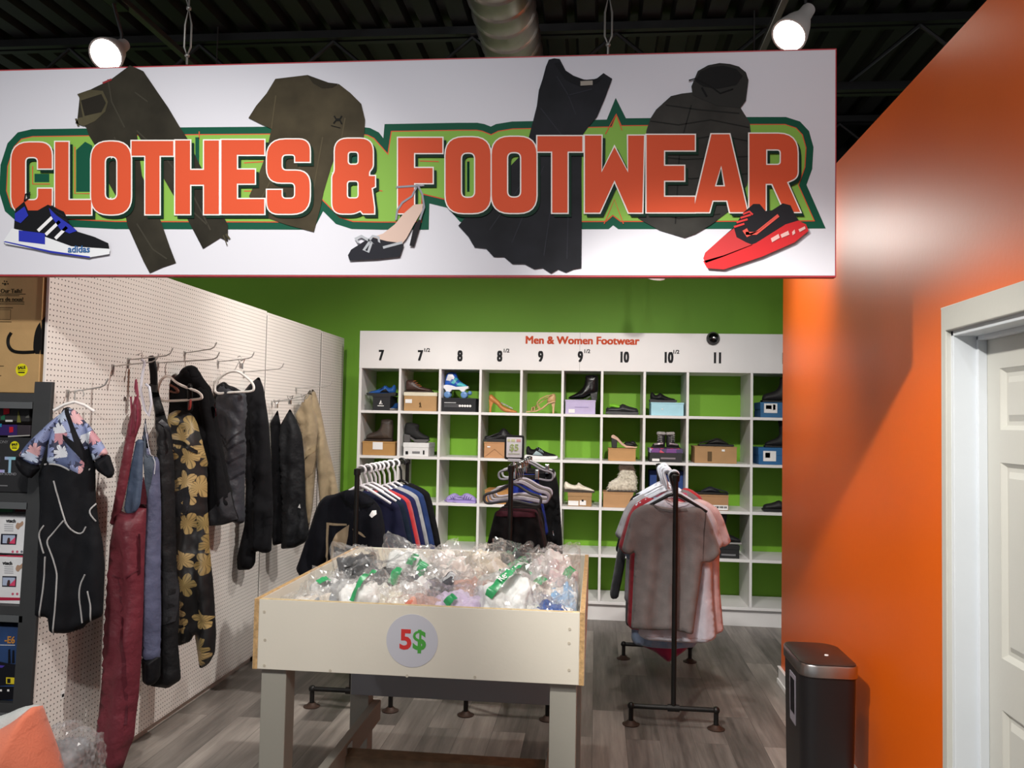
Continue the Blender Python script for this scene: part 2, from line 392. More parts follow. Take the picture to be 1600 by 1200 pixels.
# ------------------------------------------------------------------ the setting
XW, YW, ZW = 1.127, 5.226, 2.817        # orange partition
YB, YS = 7.08, 6.62                     # green wall, shelf front
XP = -2.125                             # pegboard face
struct(MB().box(-6, 4.5, -3.5, YB, -.05, 0).build('floor', floor_mat()), 'grey brown wood plank floor')
GREEN = mat('green_wall_paint', '74a832', .5, 0, .04, 1.5, .05, 60, .2)
struct(MB().box(-6, 4.5, YB, YB+.12, 0, 3.30).build('wall_back', GREEN), 'green painted back wall')
struct(MB().box(-6, 4.5, YB, YB+.12, 3.30, 3.95).build('trim_3', mat('black_upper_wall', '0b0b0c', .6, 0, .1, 4)), 'black upper part of the back wall')
ORANGE = mat('orange_wall_paint', 'e66200', .40, 0, .03, 1.2, .03, 50, .42)
DY0, DY1 = 1.80, at(1489, 800, 'X', XW).y      # door opening along the wall
DZ = at(1489, 517, 'X', XW).z
wr = MB().box(XW, XW+.12, DY1, YW, 0, ZW); wr.box(XW, XW+.12, DY0, DY1, DZ, ZW); wr.box(XW, XW+.12, -3.0, DY0, 0, ZW)
struct(wr.build('wall_right', ORANGE), 'orange painted partition wall with a white door')
bb = MB().box(XW-.016, XW, DY1+.12, YW+.016, 0, .095).box(XW-.022, XW, DY1+.12, YW+.022, 0, .03).box(XW-.016, XW+.13, YW, YW+.016, 0, .095).box(XW-.02, XW, DY1+.12, YW+.02, .095, .102)
struct(bb.build('baseboard_right', WHITE, bevel=.003), 'white baseboard along the orange wall')

# door with casing
YO = at(1472, 800, 'X', XW-.018).y; ZO = at(1472, 481, 'X', XW-.018).z
cs = MB(); WD = paint('c4c3bb', .4)
def casing_piece(y0, y1, z0, z1): cs.box(XW-.02, XW, y0, y1, z0, z1)
cs.hexa([(XW-.02, DY1, 0), (XW-.02, YO, 0), (XW, YO, 0), (XW, DY1, 0), (XW-.02, DY1, DZ), (XW-.02, YO, ZO), (XW, YO, ZO), (XW, DY1, DZ)])
cs.hexa([(XW-.022, DY0, DZ), (XW-.022, DY1, DZ), (XW, DY1, DZ), (XW, DY0, DZ), (XW-.022, DY0-.12, ZO), (XW-.022, YO, ZO), (XW, YO, ZO), (XW, DY0-.12, ZO)])
cs.hexa([(XW-.02, DY0-.12, 0), (XW-.02, DY0, 0), (XW, DY0, 0), (XW, DY0-.12, 0), (XW-.02, DY0-.12, ZO), (XW-.02, DY0, DZ), (XW, DY0, DZ), (XW, DY0-.12, ZO)])
dr = struct(cs.build('trim_1', WD, bevel=.003), 'white mitred door casing on the orange wall')
JX = at(1537, 800, 'Y', DY1).x
jb = MB().box(XW-.004, JX+.05, DY1-.018, DY1+.002, 0, DZ).box(XW-.004, JX+.05, DY0, DY1, DZ-.018, DZ+.002).box(XW-.004, JX+.05, DY0-.002, DY0+.018, 0, DZ)
jb.box(JX-.028, JX, DY1-.032, DY1-.016, 0, DZ-.018).box(JX-.028, JX, DY0, DY1-.02, DZ-.032, DZ-.016)
struct(jb.build('trim_2', paint('d3d8dd', .4), bevel=.002), 'pale door jamb and stop')
# six-panel door: stiles, rails and raised panels
door = MB(); FX = JX; dz = lambda v: at(1575, v, 'X', FX).z
yL = at(1563, 700, 'X', FX).y; mid = (DY0+DY1)/2; ws = DY1-.02-yL
zs = [(dz(672), dz(574)), (dz(1034), dz(724)), (.14, dz(1116))]
pan = [(yL, mid+.05), (mid-.05, DY0+.02+ws)]
ys = [DY1-.02, yL, mid+.05, mid-.05, DY0+.02+ws, DY0+.02]; zz = [0.012, zs[2][0], zs[2][1], zs[1][0], zs[1][1], zs[0][0], zs[0][1], DZ-.02]
for i in range(0, 6, 2): door.box(FX, FX+.035, ys[i+1], ys[i], zz[0], zz[7])
for a, b in ((0, 1), (2, 3), (4, 5), (6, 7)):
    for (p, q) in pan: door.box(FX, FX+.035, q, p, zz[a], zz[b])
for (p, q) in pan:
    for (z0, z1) in zs:
        y0, y1 = q, p; g = .014; h = .045
        def fr(i, x): return [(x, y0+i, z0+i), (x, y1-i, z0+i), (x, y1-i, z1-i), (x, y0+i, z1-i)]
        R0, R1, R2, R3 = fr(0, FX+.001), fr(g, FX+.014), fr(g+.012, FX+.014), fr(h, FX+.004)
        V = R0+R1+R2+R3; F = [(a*4+i, a*4+(i+1) % 4, a*4+4+(i+1) % 4, a*4+4+i) for a in range(3) for i in range(4)]+[(12, 13, 14, 15)]
        door.add(V, F)
dd = struct(door.build('door_1', WD), 'white six panel door in the orange wall')
kn = MB().lathe([(.001, 0), (.026, 0), (.026, .006), (.010, .010), (.010, .03), (.024, .036), (.027, .05), (.02, .06), (.001, .062)], (FX, DY0+.09, .95), (-1, 0, 0)).build('door_handle', CHROME, dd, True)

# ceiling: ribbed deck, joists, conduit, duct
DECK = mat('black_deck_paint', '0b0c08', .6, 0, .15, 4); JO = mat('black_joist_paint', '0a0b0b', .55, 0, .1, 6)
ce = MB(); ZC = 3.86
x = -6.0
while x < 4.5:
    ce.add([(x, -3.5, ZC), (x+.10, -3.5, ZC), (x+.118, -3.5, ZC+.05), (x+.165, -3.5, ZC+.05), (x+.183, -3.5, ZC), (x, YB, ZC), (x+.10, YB, ZC), (x+.118, YB, ZC+.05), (x+.165, YB, ZC+.05), (x+.183, YB, ZC)],
           [(0, 1, 6, 5), (1, 2, 7, 6), (2, 3, 8, 7), (3, 4, 9, 8)]); x += .183
ce.box(-6, 4.5, -3.5, YB, ZC+.055, ZC+.075)
struct(ce.build('ceiling', DECK), 'black ribbed metal deck ceiling')
for i, y in enumerate((1.2, 2.9, 4.75, 6.3)):
    j = MB()
    for z in (3.42, 3.80): j.box(-5.9, 4.4, y-.05, y-.012, z, z+.045).box(-5.9, 4.4, y+.012, y+.05, z, z+.045)
    xx = -5.8
    while xx < 4.2: j.tube([(xx, y, 3.80), (xx+.42, y, 3.45), (xx+.84, y, 3.80)], .012, 6); xx += .84
    lab = ['nearest', 'second', 'third', 'last'][i]
    tag(j.build('ceiling_joist', JO), f'black open web steel joist, {lab} counted from the camera to the green wall', 'ceiling joist', 'steel joists under the deck')
du = MB(); prof = []; DX, DZc, DR = -.46, 3.47, .15
n = 26; Y0, Y1 = 2.2, YB-.02; step = .155; yy = Y0; vs = []
pf = []
while yy < Y1: pf += [(DR-.004, yy), (DR+.004, yy+.012), (DR-.004, yy+.024), (DR-.004, min(Y1, yy+step-.001))]; yy += step
du.lathe(pf, (DX, 0, DZc), (0, 1, 0), n)
tag(du.build('spiral_duct', steel_mat('galvanised', '98948f', .40), smooth=2), 'round galvanised spiral ventilation duct running back under the black ceiling', 'duct')
du = MB().box(1.3, 4.2, 6.4, 6.9, 3.1, 3.40)
tag(du.build('rectangular_duct', JO, bevel=.01), 'dark rectangular duct above the orange wall at right', 'duct')

# track lights: rails and heads
RAIL = mat('track_rail', '4c4c4b', .4, .5, .05); LAMP = mat('lamp_glow', 'fff8ec', .4, emit=16, var=0); HEADW = mat('white_lamp_housing', 'cfc8c2', .4, 0, .03)
def rail(x, z, y0, y1, label):
    r = thing('track_rail', label, 'light track', (x, y0, z), 0, 'light tracks')
    MB().box(-.018, .018, 0, y1-y0, 0, .03).build('track_bar', RAIL, r, bevel=.003)
    h = MB()
    for y in (.4, (y1-y0)/2, y1-y0-.4): h.tube([(0, y, .03), (0, y, 3.86-z)], .004, 6)
    h.build('hanger_rod', RAIL, r)
def head(loc, aim, label, lamp=True, hs=1.0, pipe=.3):
    t = thing('track_light', label, 'track light', loc, 0, 'track light heads')
    d = (Vector(aim)-Vector(loc)).normalized(); k = hs
    MB().lathe([(.001, -.16*k), (.030*k, -.16*k), (.034*k, -.10*k), (.058*k, -.04*k), (.076*k, .03*k), (.078*k, .05*k), (.070*k, .05*k), (.066*k, .02*k), (.001, .015*k)], (0, 0, 0), d, 24).build('housing', HEADW, t, True)
    MB().lathe([(.001, .032*k), (.03*k, .046*k), (.055*k, .042*k), (.068*k, .030*k), (.001, .02*k)], (0, 0, 0), d, 24).build('lens', LAMP, t, 2)
    b = -d*.13*k
    MB().tube([b, b+Vector((0, 0, .06)), (0, .0, pipe)], .008, 8).box(-.03, .03, -.09, .09, pipe-.02, pipe+.02).build('yoke', BLACK, t, True)
    return t
pL = at(172, 82, 'Y', 3.62); pR = at(1240, 46, 'Y', 3.62)
rail(pL.x+.02, pL.z+.26, 2.4, 6.9, 'grey track rail at the left carrying the bright lamp head above the banner')
rail(pR.x+.02, pR.z+.26, 2.4, 6.9, 'track rail near the orange wall carrying the pale lamp head')
head(pL, pL+Vector((.10, -1, -.75)), 'glaring lamp head above the printed trousers at the left of the banner', pipe=.26)
head(pR, pR+Vector((-.62, -.55, -.95)), 'lamp head above the right end of the banner near the orange wall', pipe=.26)
pm = at(1026, 425, 'Y', 5.6)
tl = head(pm, pm+Vector((-.1, .5, -1)), 'small lamp head peeping below the banner in front of the green wall', hs=.8, pipe=3.86-pm.z)

# ------------------------------------------------------------------ hanging banner
YBN = 2.72; b0, b1 = at(655, 92, 'Y', YBN).z, at(655, 432, 'Y', YBN).z; bx1 = at(1307, 250, 'Y', YBN).x; bx0 = bx1-2.93
bn = thing('hanging_sign', 'wide white hanging sign reading CLOTHES & FOOTWEAR in big orange letters', 'sign', ((bx0+bx1)/2, YBN, b1))
RED = mat('sign_red_edge', 'b0323c', .5)
MB().box(bx0-bn.location.x, bx1-bn.location.x, .002, .032, 0, b0-b1).build('panel', RED, bn)
MB().box(bx0-bn.location.x+.004, bx1-bn.location.x-.004, 0, .004, .005, b0-b1-.005).build('printed_face', mat('sign_white', 'd4d4dc', .5, 0, 0, spec=.2), bn)
def bpx(pts): return [tuple(Vector((p.x-bn.location.x, p.z-b1))) for p in (at(u, v, 'Y', YBN) for u, v in pts)]
def flat(name, loops, layer, m, parent=bn, raw=False, one=True):
    """A printed shape on the sign's face: loops are outlines, later ones holes."""
    vs = []; fs = []; y = -.0009*layer
    groups = [loops] if one else [[l] for l in loops]
    for g in groups:
        ls = [l if raw else bpx(l) for l in g]
        tri = geometry.tessellate_polygon([[Vector((a, b, 0)) for a, b in l] for l in ls]); b = len(vs)
        vs += [(a, y, c) for l in ls for a, c in l]; fs += [tuple(i+b for i in t) for t in tri]
    k = len(vs); me = bpy.data.meshes.new(name); me.from_pydata(vs, [], fs); me.materials.append(m)
    bm = bmesh.new(); bm.from_mesh(me)
    for f in bm.faces:
        f.normal_update()
        if f.normal.y > 0: f.normal_flip()
    bm.to_mesh(me); bm.free(); return link(name, me, parent)
def stroke(pts, wd, closed=False):
    """Flat ribbon outline along a pixel polyline."""
    P = [Vector(p) for p in pts]; L = []; R = []
    for i, p in enumerate(P):
        a = P[max(0, i-1)]; b = P[min(len(P)-1, i+1)]; t = (b-a).normalized(); n = Vector((-t.y, t.x))*wd/2
        L.append(tuple(p+n)); R.append(tuple(p-n))
    return L+R[::-1]
DG, LG, OR = ink('14503c'), ink('83b04c'), ink('d2573a')
outl = [(-1, 300), (1, 258), (12, 224), (28, 207), (50, 202), (120, 201), (300, 199), (430, 198), (560, 198), (578, 200), (592, 207), (599, 216), (601, 194), (660, 193), (716, 192), (746, 192), (757, 194), (767, 198), (775, 194), (800, 190), (948, 187), (962, 153), (978, 185), (1171, 183), (1228, 183), (1250, 190), (1264, 205), (1271, 230), (1269, 264), (1260, 289), (1290, 357), (1070, 358), (966, 358), (958, 352), (951, 358), (760, 359), (735, 355), (718, 346), (700, 325), (671, 318), (670, 359), (596, 359), (550, 358), (525, 350), (505, 330), (490, 359), (180, 358), (60, 352), (25, 345), (8, 330)]
flat('green_backing', [outl], 1, DG)
lay = grow(outl, -11); flat('orange_outline', [lay], 2, OR)
flat('green_field', [grow(outl, -12.6)], 3, LG)
slots = [[(55, 272), (78, 272), (78, 285), (55, 285)], [(120, 235), (134, 222), (145, 228), (145, 300), (120, 300)], [(306, 215), (312, 215), (312, 275), (306, 275)], [(376, 284), (400, 284), (400, 288), (376, 288)], [(545, 240), (562, 240), (562, 255), (545, 255)], [(730, 253), (734, 253), (734, 300), (730, 300)]]
[flat('green_slot', [q], 4, DG) for q in slots]
lines = [stroke(p, 1.5) for p in ([(52, 260), (52, 288), (79, 288)], [(118, 230), (118, 303), (146, 303)], [(312, 206), (312, 218)], [(382, 255), (414, 253)], [(382, 299), (410, 299)], [(592, 298), (598, 299)], [(656, 252), (686, 253)], [(732, 252), (732, 300)], [(946, 210), (962, 180), (972, 204)], [(944, 350), (960, 312), (974, 350)])]
[flat('orange_rule', [q], 4, OR) for q in lines]

def glyph(ch):
    g = {'C': [[(1, .64), (1, 1, 28), (0, 1, 28), (0, 0, 28), (1, 0, 28), (1, .36), (.66, .36), (.66, .2, 8), (.34, .2, 8), (.34, .8, 8), (.66, .8, 8), (.66, .64)]],
         'L': [[(0, 0), (1, 0), (1, .2), (.37, .2), (.37, 1), (0, 1)]],
         'O': [[(0, 0, 28), (1, 0, 28), (1, 1, 28), (0, 1, 28)], [(.34, .2, 10), (.34, .8, 10), (.66, .8, 10), (.66, .2, 10)]],
         'T': [[(.33, 0), (.67, 0), (.67, .8), (1, .8), (1, 1), (0, 1), (0, .8), (.33, .8)]],
         'H': [[(0, 0), (.34, 0), (.34, .4), (.66, .4), (.66, 0), (1, 0), (1, 1), (.66, 1), (.66, .6), (.34, .6), (.34, 1), (0, 1)]],
         'E': [[(0, 0), (1, 0), (1, .2), (.36, .2), (.36, .41), (.78, .41), (.78, .6), (.36, .6), (.36, .8), (1, .8), (1, 1), (0, 1)]],
         'F': [[(0, 0), (.36, 0), (.36, .4), (.78, .4), (.78, .6), (.36, .6), (.36, .8), (1, .8), (1, 1), (0, 1)]],
         'S': [[(1, .7), (1, 1, 28), (0, 1, 28), (0, .42, 26), (.66, .42, 8), (.66, .2, 8), (.34, .2, 8), (.34, .32), (0, .32), (0, 0, 28), (1, 0, 28), (1, .58, 26), (.34, .58, 8), (.34, .8, 8), (.66, .8, 8), (.66, .7)]],
         'W': [[(0, 1), (.28, 1), (.28, .52), (.5, .85), (.73, .52), (.73, 1), (1, 1), (.97, 0), (.74, 0), (.5, .42), (.25, 0), (0, 0)]],
         'A': [[(0, 0), (.3, 0), (.36, .15), (.63, .15), (.68, 0), (1, 0), (.67, 1), (.34, 1)], [(.40, .33), (.52, .6), (.59, .33)]],
         'R': [[(0, 0), (.32, 0), (.32, .36), (.45, .36), (.70, 0), (1, 0), (.74, .38), (.95, .44, 14), (.95, 1, 30), (0, 1)], [(.33, .6), (.33, .8), (.62, .8, 6), (.62, .6, 6)]],
         '&': [[(.06, 1, 20), (.95, 1, 20), (.95, .62, 8), (.86, .56, 4), (.86, .5), (1, .5), (1, .36), (.92, .34), (.98, .08), (.98, 0), (.72, 0), (.66, .04), (.5, 0, 6), (0, 0, 24), (0, .5, 14), (.06, .56, 6)], [(.36, .65, 6), (.36, .83, 6), (.62, .83, 6), (.62, .65, 6)], [(.34, .2, 6), (.34, .44, 6), (.62, .44, 6), (.62, .2, 6)]]}
    return g[ch]
LET = [('C', 20.6, 83.7), ('L', 89, 145), ('O', 145, 207), ('T', 208, 273), ('H', 276, 344), ('E', 348, 414.6), ('S', 419, 485.5), ('&', 520.6, 587), ('F', 623, 692), ('O', 697, 767), ('O', 769, 838.5), ('T', 840, 910), ('W', 914, 1006), ('E', 1010, 1085), ('A', 1082, 1167), ('R', 1170, 1249)]
def letters():
    for ch, x0, x1 in LET:
        t0 = 224+(x0-20)*(209.6-224)/1230; bt = 336.5+(x0-20)*(332-336.5)/1230
        L = [rpoly([((x0+p[0]*(x1-x0)), (bt+(t0-bt)*p[1]), p[2] if len(p) > 2 else 0) for p in loop]) for loop in glyph(ch)]
        yield ch, L
# ------------------------------------------------------------------ prints of clothes on the sign
def printed(h): return mat('print_'+h, h, .6, 0, .38, 7, spec=.12)
OLV, OLV2, TEE, DRS, JKT = printed('2e2b23'), printed('4c4735'), printed('40392a'), printed('1d1e23'), printed('33322f')
tr = [(204, 103), (214, 107), (225, 112), (244, 140), (264, 169), (280, 196), (295, 219), (309, 250), (322, 275), (340, 318), (357, 352), (357, 378), (345, 372), (318, 389), (306, 366), (295, 345), (281, 320), (268, 299), (240, 250), (215, 209), (219, 245), (223, 275), (238, 310), (252, 345), (266, 385), (276, 411), (255, 418), (235, 427), (225, 408), (217, 390), (200, 352), (198, 341), (184, 310), (169, 283), (160, 245), (140, 212), (136, 200), (128, 192), (122, 188), (126, 149), (150, 137), (173, 126)]
a = flat('printed_trousers', [tr], 5, OLV)
flat('trouser_bib', [[(122, 148), (142, 141), (162, 143), (170, 160), (166, 175), (150, 190), (132, 198), (119, 193), (124, 185), (131, 184), (125, 152)]], 6, OLV2, a)
flat('bib_opening', [[(128, 158), (160, 148), (167, 162), (160, 176), (134, 182)]], 7, ink('26231d'), a)
flat('trouser_folds', [stroke(q, 2.2) for q in ([(212, 145), (232, 160)], [(180, 215), (196, 258), (206, 300)], [(215, 205), (262, 250), (300, 300), (330, 360)], [(215, 350), (240, 390), (262, 405)], [(290, 320), (325, 352)], [(170, 125), (176, 160), (196, 200)])], 6, ink('3d3a31'), a, one=False)
flat('trouser_logo', [stroke([(162, 131), (176, 125)], 3)], 7, ink('8c2f33'), a)
flat('trouser_ties', [stroke([(350, 368), (356, 384)], 1.5), stroke([(354, 366), (360, 374)], 3), stroke([(120, 186), (124, 198)], 3)], 6, OLV2, a, one=False)
te = [(431, 124), (456, 121), (481, 118), (490, 131), (505, 139), (520, 138), (530, 132), (548, 146), (565, 163), (571, 188), (569, 219), (552, 222), (534, 219), (527, 238), (518, 262), (507, 299), (500, 330), (491, 363), (450, 352), (406, 337), (390, 307), (402, 280), (412, 254), (419, 228), (425, 202), (407, 194), (389, 185), (401, 166), (417, 147)]
b = flat('printed_t_shirt', [te], 5, TEE)
flat('t_shirt_neckline', [[(481, 118), (492, 122), (514, 130), (530, 132), (520, 138), (505, 139), (490, 131)]], 6, ink('2c271c'), b)
flat('t_shirt_folds', [stroke(q, 2) for q in ([(425, 202), (432, 150)], [(534, 219), (540, 185)], [(470, 255), (455, 340)], [(505, 215), (490, 300)], [(430, 270), (405, 320)])], 6, ink('4f4735'), b, one=False)
flat('t_shirt_logo', [stroke([(523, 182), (526, 187), (532, 187), (535, 182)], 2.4), stroke([(522, 194), (526, 189), (532, 189), (535, 195)], 2.4), stroke([(518, 197), (533, 201)], 1.2)], 7, ink('14130f'), b, one=False)
ds = [(857.6, 94), (866, 92), (874.6, 93), (884, 111), (896, 119), (912, 125), (924, 126), (933, 123), (943, 115), (956.6, 124), (945, 155), (933, 183), (920, 198), (910, 212), (908.6, 264), (909, 340), (908, 419), (896, 421), (884, 426), (872, 421), (861, 427.6), (848, 419), (835, 421), (820, 413), (801, 413), (788, 402), (772, 402), (760, 389), (742, 387), (732, 370), (716.5, 353), (745, 320), (790, 268), (814, 243), (827, 213), (833, 190), (839, 166), (842, 142), (848, 124), (853, 105)]
d = flat('printed_dress', [ds], 5, DRS)
flat('dress_neckline', [[(866, 100), (884, 126), (908, 137), (932, 132), (942, 122), (934, 124), (912, 126), (894, 120), (882, 111), (874, 98)]], 6, ink('131418'), d)
flat('dress_label', [[(907, 128), (926, 127), (926, 134), (907, 135)]], 7, ink('9a948a'), d)
flat('dress_folds', [stroke(q, 1.6) for q in ([(870, 120), (888, 150), (900, 180)], [(888, 150), (925, 140)], [(850, 260), (800, 380)], [(870, 260), (850, 400)], [(890, 260), (886, 405)], [(835, 260), (765, 360)], [(845, 170), (880, 215)])], 6, ink('2b2c33'), d, one=False)
jk = [(1048, 151), (1065, 147), (1082, 145), (1156, 168), (1171, 192), (1174, 220), (1173, 251), (1167, 290), (1137, 332), (1110, 352), (1086, 366), (1069, 372), (1030, 360), (997, 342), (1002, 320), (1008, 270), (1006, 232), (1010, 204), (1016, 186), (1025, 172)]
j = flat('printed_jacket', [jk], 5, JKT)
flat('jacket_hood', [[(1080, 136), (1090, 112), (1106, 103), (1124, 99.5), (1140, 101), (1154, 105), (1165, 114), (1169, 126), (1165, 158), (1156, 170), (1120, 166), (1082, 150)]], 6, ink('2a2a28'), j)
flat('hood_opening', [[(1086, 128), (1094, 113), (1110, 106), (1130, 104), (1150, 109), (1160, 120), (1150, 134), (1120, 140), (1098, 136)]], 7, ink('151515'), j)
flat('jacket_quilting', [stroke(q, 1.8) for q in ([(1016, 190), (1060, 196), (1110, 188), (1170, 200)], [(1012, 216), (1060, 222), (1120, 212), (1173, 222)], [(1010, 244), (1070, 250), (1172, 245)], [(1010, 274), (1080, 280), (1168, 272)], [(1008, 304), (1070, 312), (1158, 303)], [(1004, 330), (1060, 342), (1125, 335)], [(1040, 165), (1090, 172), (1155, 178)], [(1080, 165), (1062, 230), (1055, 350)])], 6, ink('1d1d1b'), j, one=False)
flat('hood_cord', [stroke([(1076, 127), (1086, 124), (1110, 136), (1125, 147), (1145, 140)], 2), stroke([(1096, 138), (1104, 152)], 3)], 8, ink('0f0f0f'), j, one=False)
# big letters over the prints
sh, wh, oo = [], [], []
for ch, L in letters():
    sh.append([[(x+4.5, y+5) for x, y in grow(L[0], 1.5)]]+[[(x+4.5, y+5) for x, y in grow(h, -1.5)] for h in L[1:]])
    wh.append([grow(L[0], 2.0)]+[grow(h, -2.0) for h in L[1:]]); oo.append(L)
def flat_many(name, groups, layer, m):
    vs = []; fs = []
    for k, g in enumerate(groups):
        ls = [bpx(l) for l in g]; tri = geometry.tessellate_polygon([[Vector((a, c, 0)) for a, c in l] for l in ls]); q = len(vs)
        vs += [(a, -.0009*layer-.00004*k, c) for l in ls for a, c in l]; fs += [tuple(i+q for i in t) for t in tri]
    return MB().add(vs, fs).build(name, m, bn)
flat_many('letter_shadows', sh, 9, ink('0f2c20')); flat_many('letter_outlines', wh, 10, ink('ece6e2')); flat_many('orange_lettering', oo, 11, ink('cf5334'))
# printed shoes
s1 = flat('printed_sneaker', [[(25, 358), (27, 328), (41, 316), (47, 330), (62, 330), (78, 321), (103, 332), (112, 350), (124, 363), (150, 371), (172, 381), (174, 392), (115, 389), (60, 376)]], 12, ink('17181b'))
flat('sneaker_sole', [[(9, 378), (22, 358), (60, 366), (115, 386), (175, 390), (174, 398), (144, 403), (83, 395), (12, 382)]], 13, ink('dfe2e6'), s1)
flat('sneaker_blue', [[(33, 361), (74, 366), (74, 383), (33, 378)], [(27, 335), (42, 324), (48, 338), (36, 350), (27, 346)], [(80, 326), (92, 338), (112, 352), (124, 362), (112, 366), (98, 360), (84, 340)], [(9, 379), (83, 396), (144, 404), (144, 402), (83, 393), (12, 378)]], 14, ink('2b35a8'), s1, one=False)
flat('sneaker_stripes', [stroke(q, 5) for q in ([(63, 362), (85, 341)], [(75, 368), (97, 347)], [(90, 374), (108, 356)])], 14, ink('e8e8ea'), s1, one=False)
flat('sneaker_laces', [stroke(q, 2.2) for q in ([(42, 316), (44, 305), (51, 302), (49, 310), (42, 316)], [(84, 323), (97, 331)], [(90, 331), (104, 340)], [(97, 340), (110, 348)])], 15, ink('202126'), s1, one=False)
p = bpx([(127, 391)])[0]; text('sneaker_lettering', 'adidas', .033, ink('2d5f9a'), s1, (p[0], -.0009*15, p[1]), bold=.0006)
s2 = flat('printed_heel_shoe', [[(545, 400), (550, 391), (580, 372), (600, 368), (625, 377), (632, 384), (626, 402), (590, 406), (548, 408)]], 12, ink('23242b'))
flat('shoe_insole', [[(583, 372), (600, 366), (618, 352), (632, 335), (648, 321), (662, 320), (661, 330), (648, 352), (636, 374), (630, 381), (606, 378)]], 13, ink('cfb5a8'), s2)
flat('shoe_heel', [[(650, 352), (662, 335), (656, 360), (648, 386), (641, 385), (646, 362)]], 13, ink('1f1d22'), s2)
flat('shoe_straps', [stroke(q, 3) for q in ([(620, 294), (650, 292), (664, 291)], [(652, 294), (645, 308), (630, 318), (622, 330), (620, 345)], [(655, 293), (661, 305), (664, 325), (657, 345)])], 14, ink('8d8f98'), s2, one=False)
flat('shoe_bow', [stroke(q, 4) for q in ([(562, 380), (557, 374), (566, 370), (578, 377), (586, 385), (594, 380), (593, 372), (584, 370), (578, 377)], [(580, 378), (570, 392), (577, 395), (582, 380)], [(600, 388), (630, 380)])], 14, ink('a9adb3'), s2, one=False)
s3 = flat('printed_running_shoe', [[(1098, 405), (1101, 396), (1130, 370), (1146, 356), (1160, 334), (1176, 320), (1186, 320), (1195, 331), (1205, 330), (1222, 319), (1234, 322), (1240, 335), (1250, 351), (1230, 370), (1180, 395), (1120, 412)]], 12, ink('232226'))
flat('running_shoe_sole', [[(1098, 409), (1130, 400), (1180, 381), (1226, 352), (1246, 346), (1258, 352), (1262, 362), (1240, 380), (1190, 402), (1130, 422), (1104, 420)]], 13, ink('c22d31'), s3)
flat('running_shoe_toe', [[(1098, 405), (1101, 396), (1130, 370), (1146, 358), (1150, 372), (1165, 380), (1175, 384), (1130, 402), (1102, 412)]], 13, ink('b93a3c'), s3)
flat('running_shoe_swoosh', [[(1159, 362), (1166, 372), (1185, 362), (1216, 336), (1184, 362), (1170, 366), (1166, 358)], stroke([(1164, 366), (1180, 366), (1215, 338)], 5)], 14, ink('d8574d'), s3, one=False)
flat('running_shoe_laces', [stroke(q, 3) for q in ([(1146, 356), (1162, 351)], [(1150, 349), (1167, 344)], [(1156, 342), (1172, 337)], [(1160, 336), (1170, 332), (1175, 337)])], 14, ink('d8413f'), s3, one=False)
flat('sole_windows', [[(1203, 374), (1215, 367), (1217, 373), (1205, 380)], [(1218, 368), (1230, 362), (1232, 368), (1220, 373)], [(1236, 364), (1240, 360), (1241, 366), (1237, 369)], [(1246, 360), (1256, 355), (1257, 359), (1248, 364)]], 15, ink('d9b0ab'), s3, one=False)
for u, v, lab in ((292, 100, 'left thin wire cable holding up the banner behind the printed trousers'), (950, 84, 'right thin wire cable holding up the banner behind the printed dress')):
    p = at(u, v, 'Y', YBN+.016); k = MB().tube([(0, 0, -.002), (0, 0, .03)], .004, 6)
    k.tube([(0, 0, .03), (-.012, 0, .06), (-.012, 0, .14), (0, 0, .2), (.012, 0, .14), (.012, 0, .06)], .0035, 6, True)
    k.tube([(0, 0, .2), (0, 0, 3.86-p.z)], .003, 6).tube([(0, 0, .2), (-.02, 0, .26)], .0025, 6)
    k.ball((0, 0, .03), .008).ball((0, 0, .2), .009)
    o = k.build('hanging_cable', mat('steel_wire', '8f8d88', .4, .6), None, True); o.location = p; tag(o, lab, 'cable', 'banner cables')

# ------------------------------------------------------------------ footwear shelf
XD = [-1.925, -1.595, -1.265, -.935, -.605, -.275, .037, .37, .705, 1.195, 1.69]
ZL = [1.614, 1.248, .882, .515, .15]; ZH0, ZH1 = 1.978, 2.262
SH = thing('footwear_shelf', 'tall white cubbyhole shelf with sizes 7 to 11 on its header, against the green wall', 'shelf', (0, YS, 0))
SW_ = paint('e2e0df', .42); DEP = YB-YS-.002
def shb(name, *b, bevel=.0015): return MB().box(*b).build(name, SW_, SH, bevel=bevel)
shb('header', XD[0]-.012, XD[-1]+.012, -.004, .016, ZH0-.022, ZH1)
shb('top_board', XD[0]-.012, XD[-1]+.012, .016, DEP, ZH0-.022, ZH0)
MB().box(at(906, 545, 'Y', YS).x-.001, at(906, 545, 'Y', YS).x+.001, -.0048, -.003, ZH0-.022, ZH1).build('header_seam', ink('8d8b8a'), SH)
for x in XD[1:-1]: shb('divider', x-.010, x+.010, 0, DEP, .15, ZH0-.022)
for x in (XD[0], XD[-1]): shb('side_panel', x-.012, x+.012, 0, DEP, 0, ZH0-.022)
for z in ZL: shb('shelf_board', XD[0], XD[-1], .002, DEP, z-.022, z)
shb('plinth', XD[0]+.012, XD[-1]-.012, .03, .05, 0, .128)
def hx(u): return at(u, 550, 'Y', YS).x
TXT = ink('c9502f'); NUM = ink('222224')
boldtext('header_lettering', 'Men & Women Footwear', .086, TXT, SH, ((hx(813)+hx(1006))/2, -.0056, 2.196), .0034, 1.0)
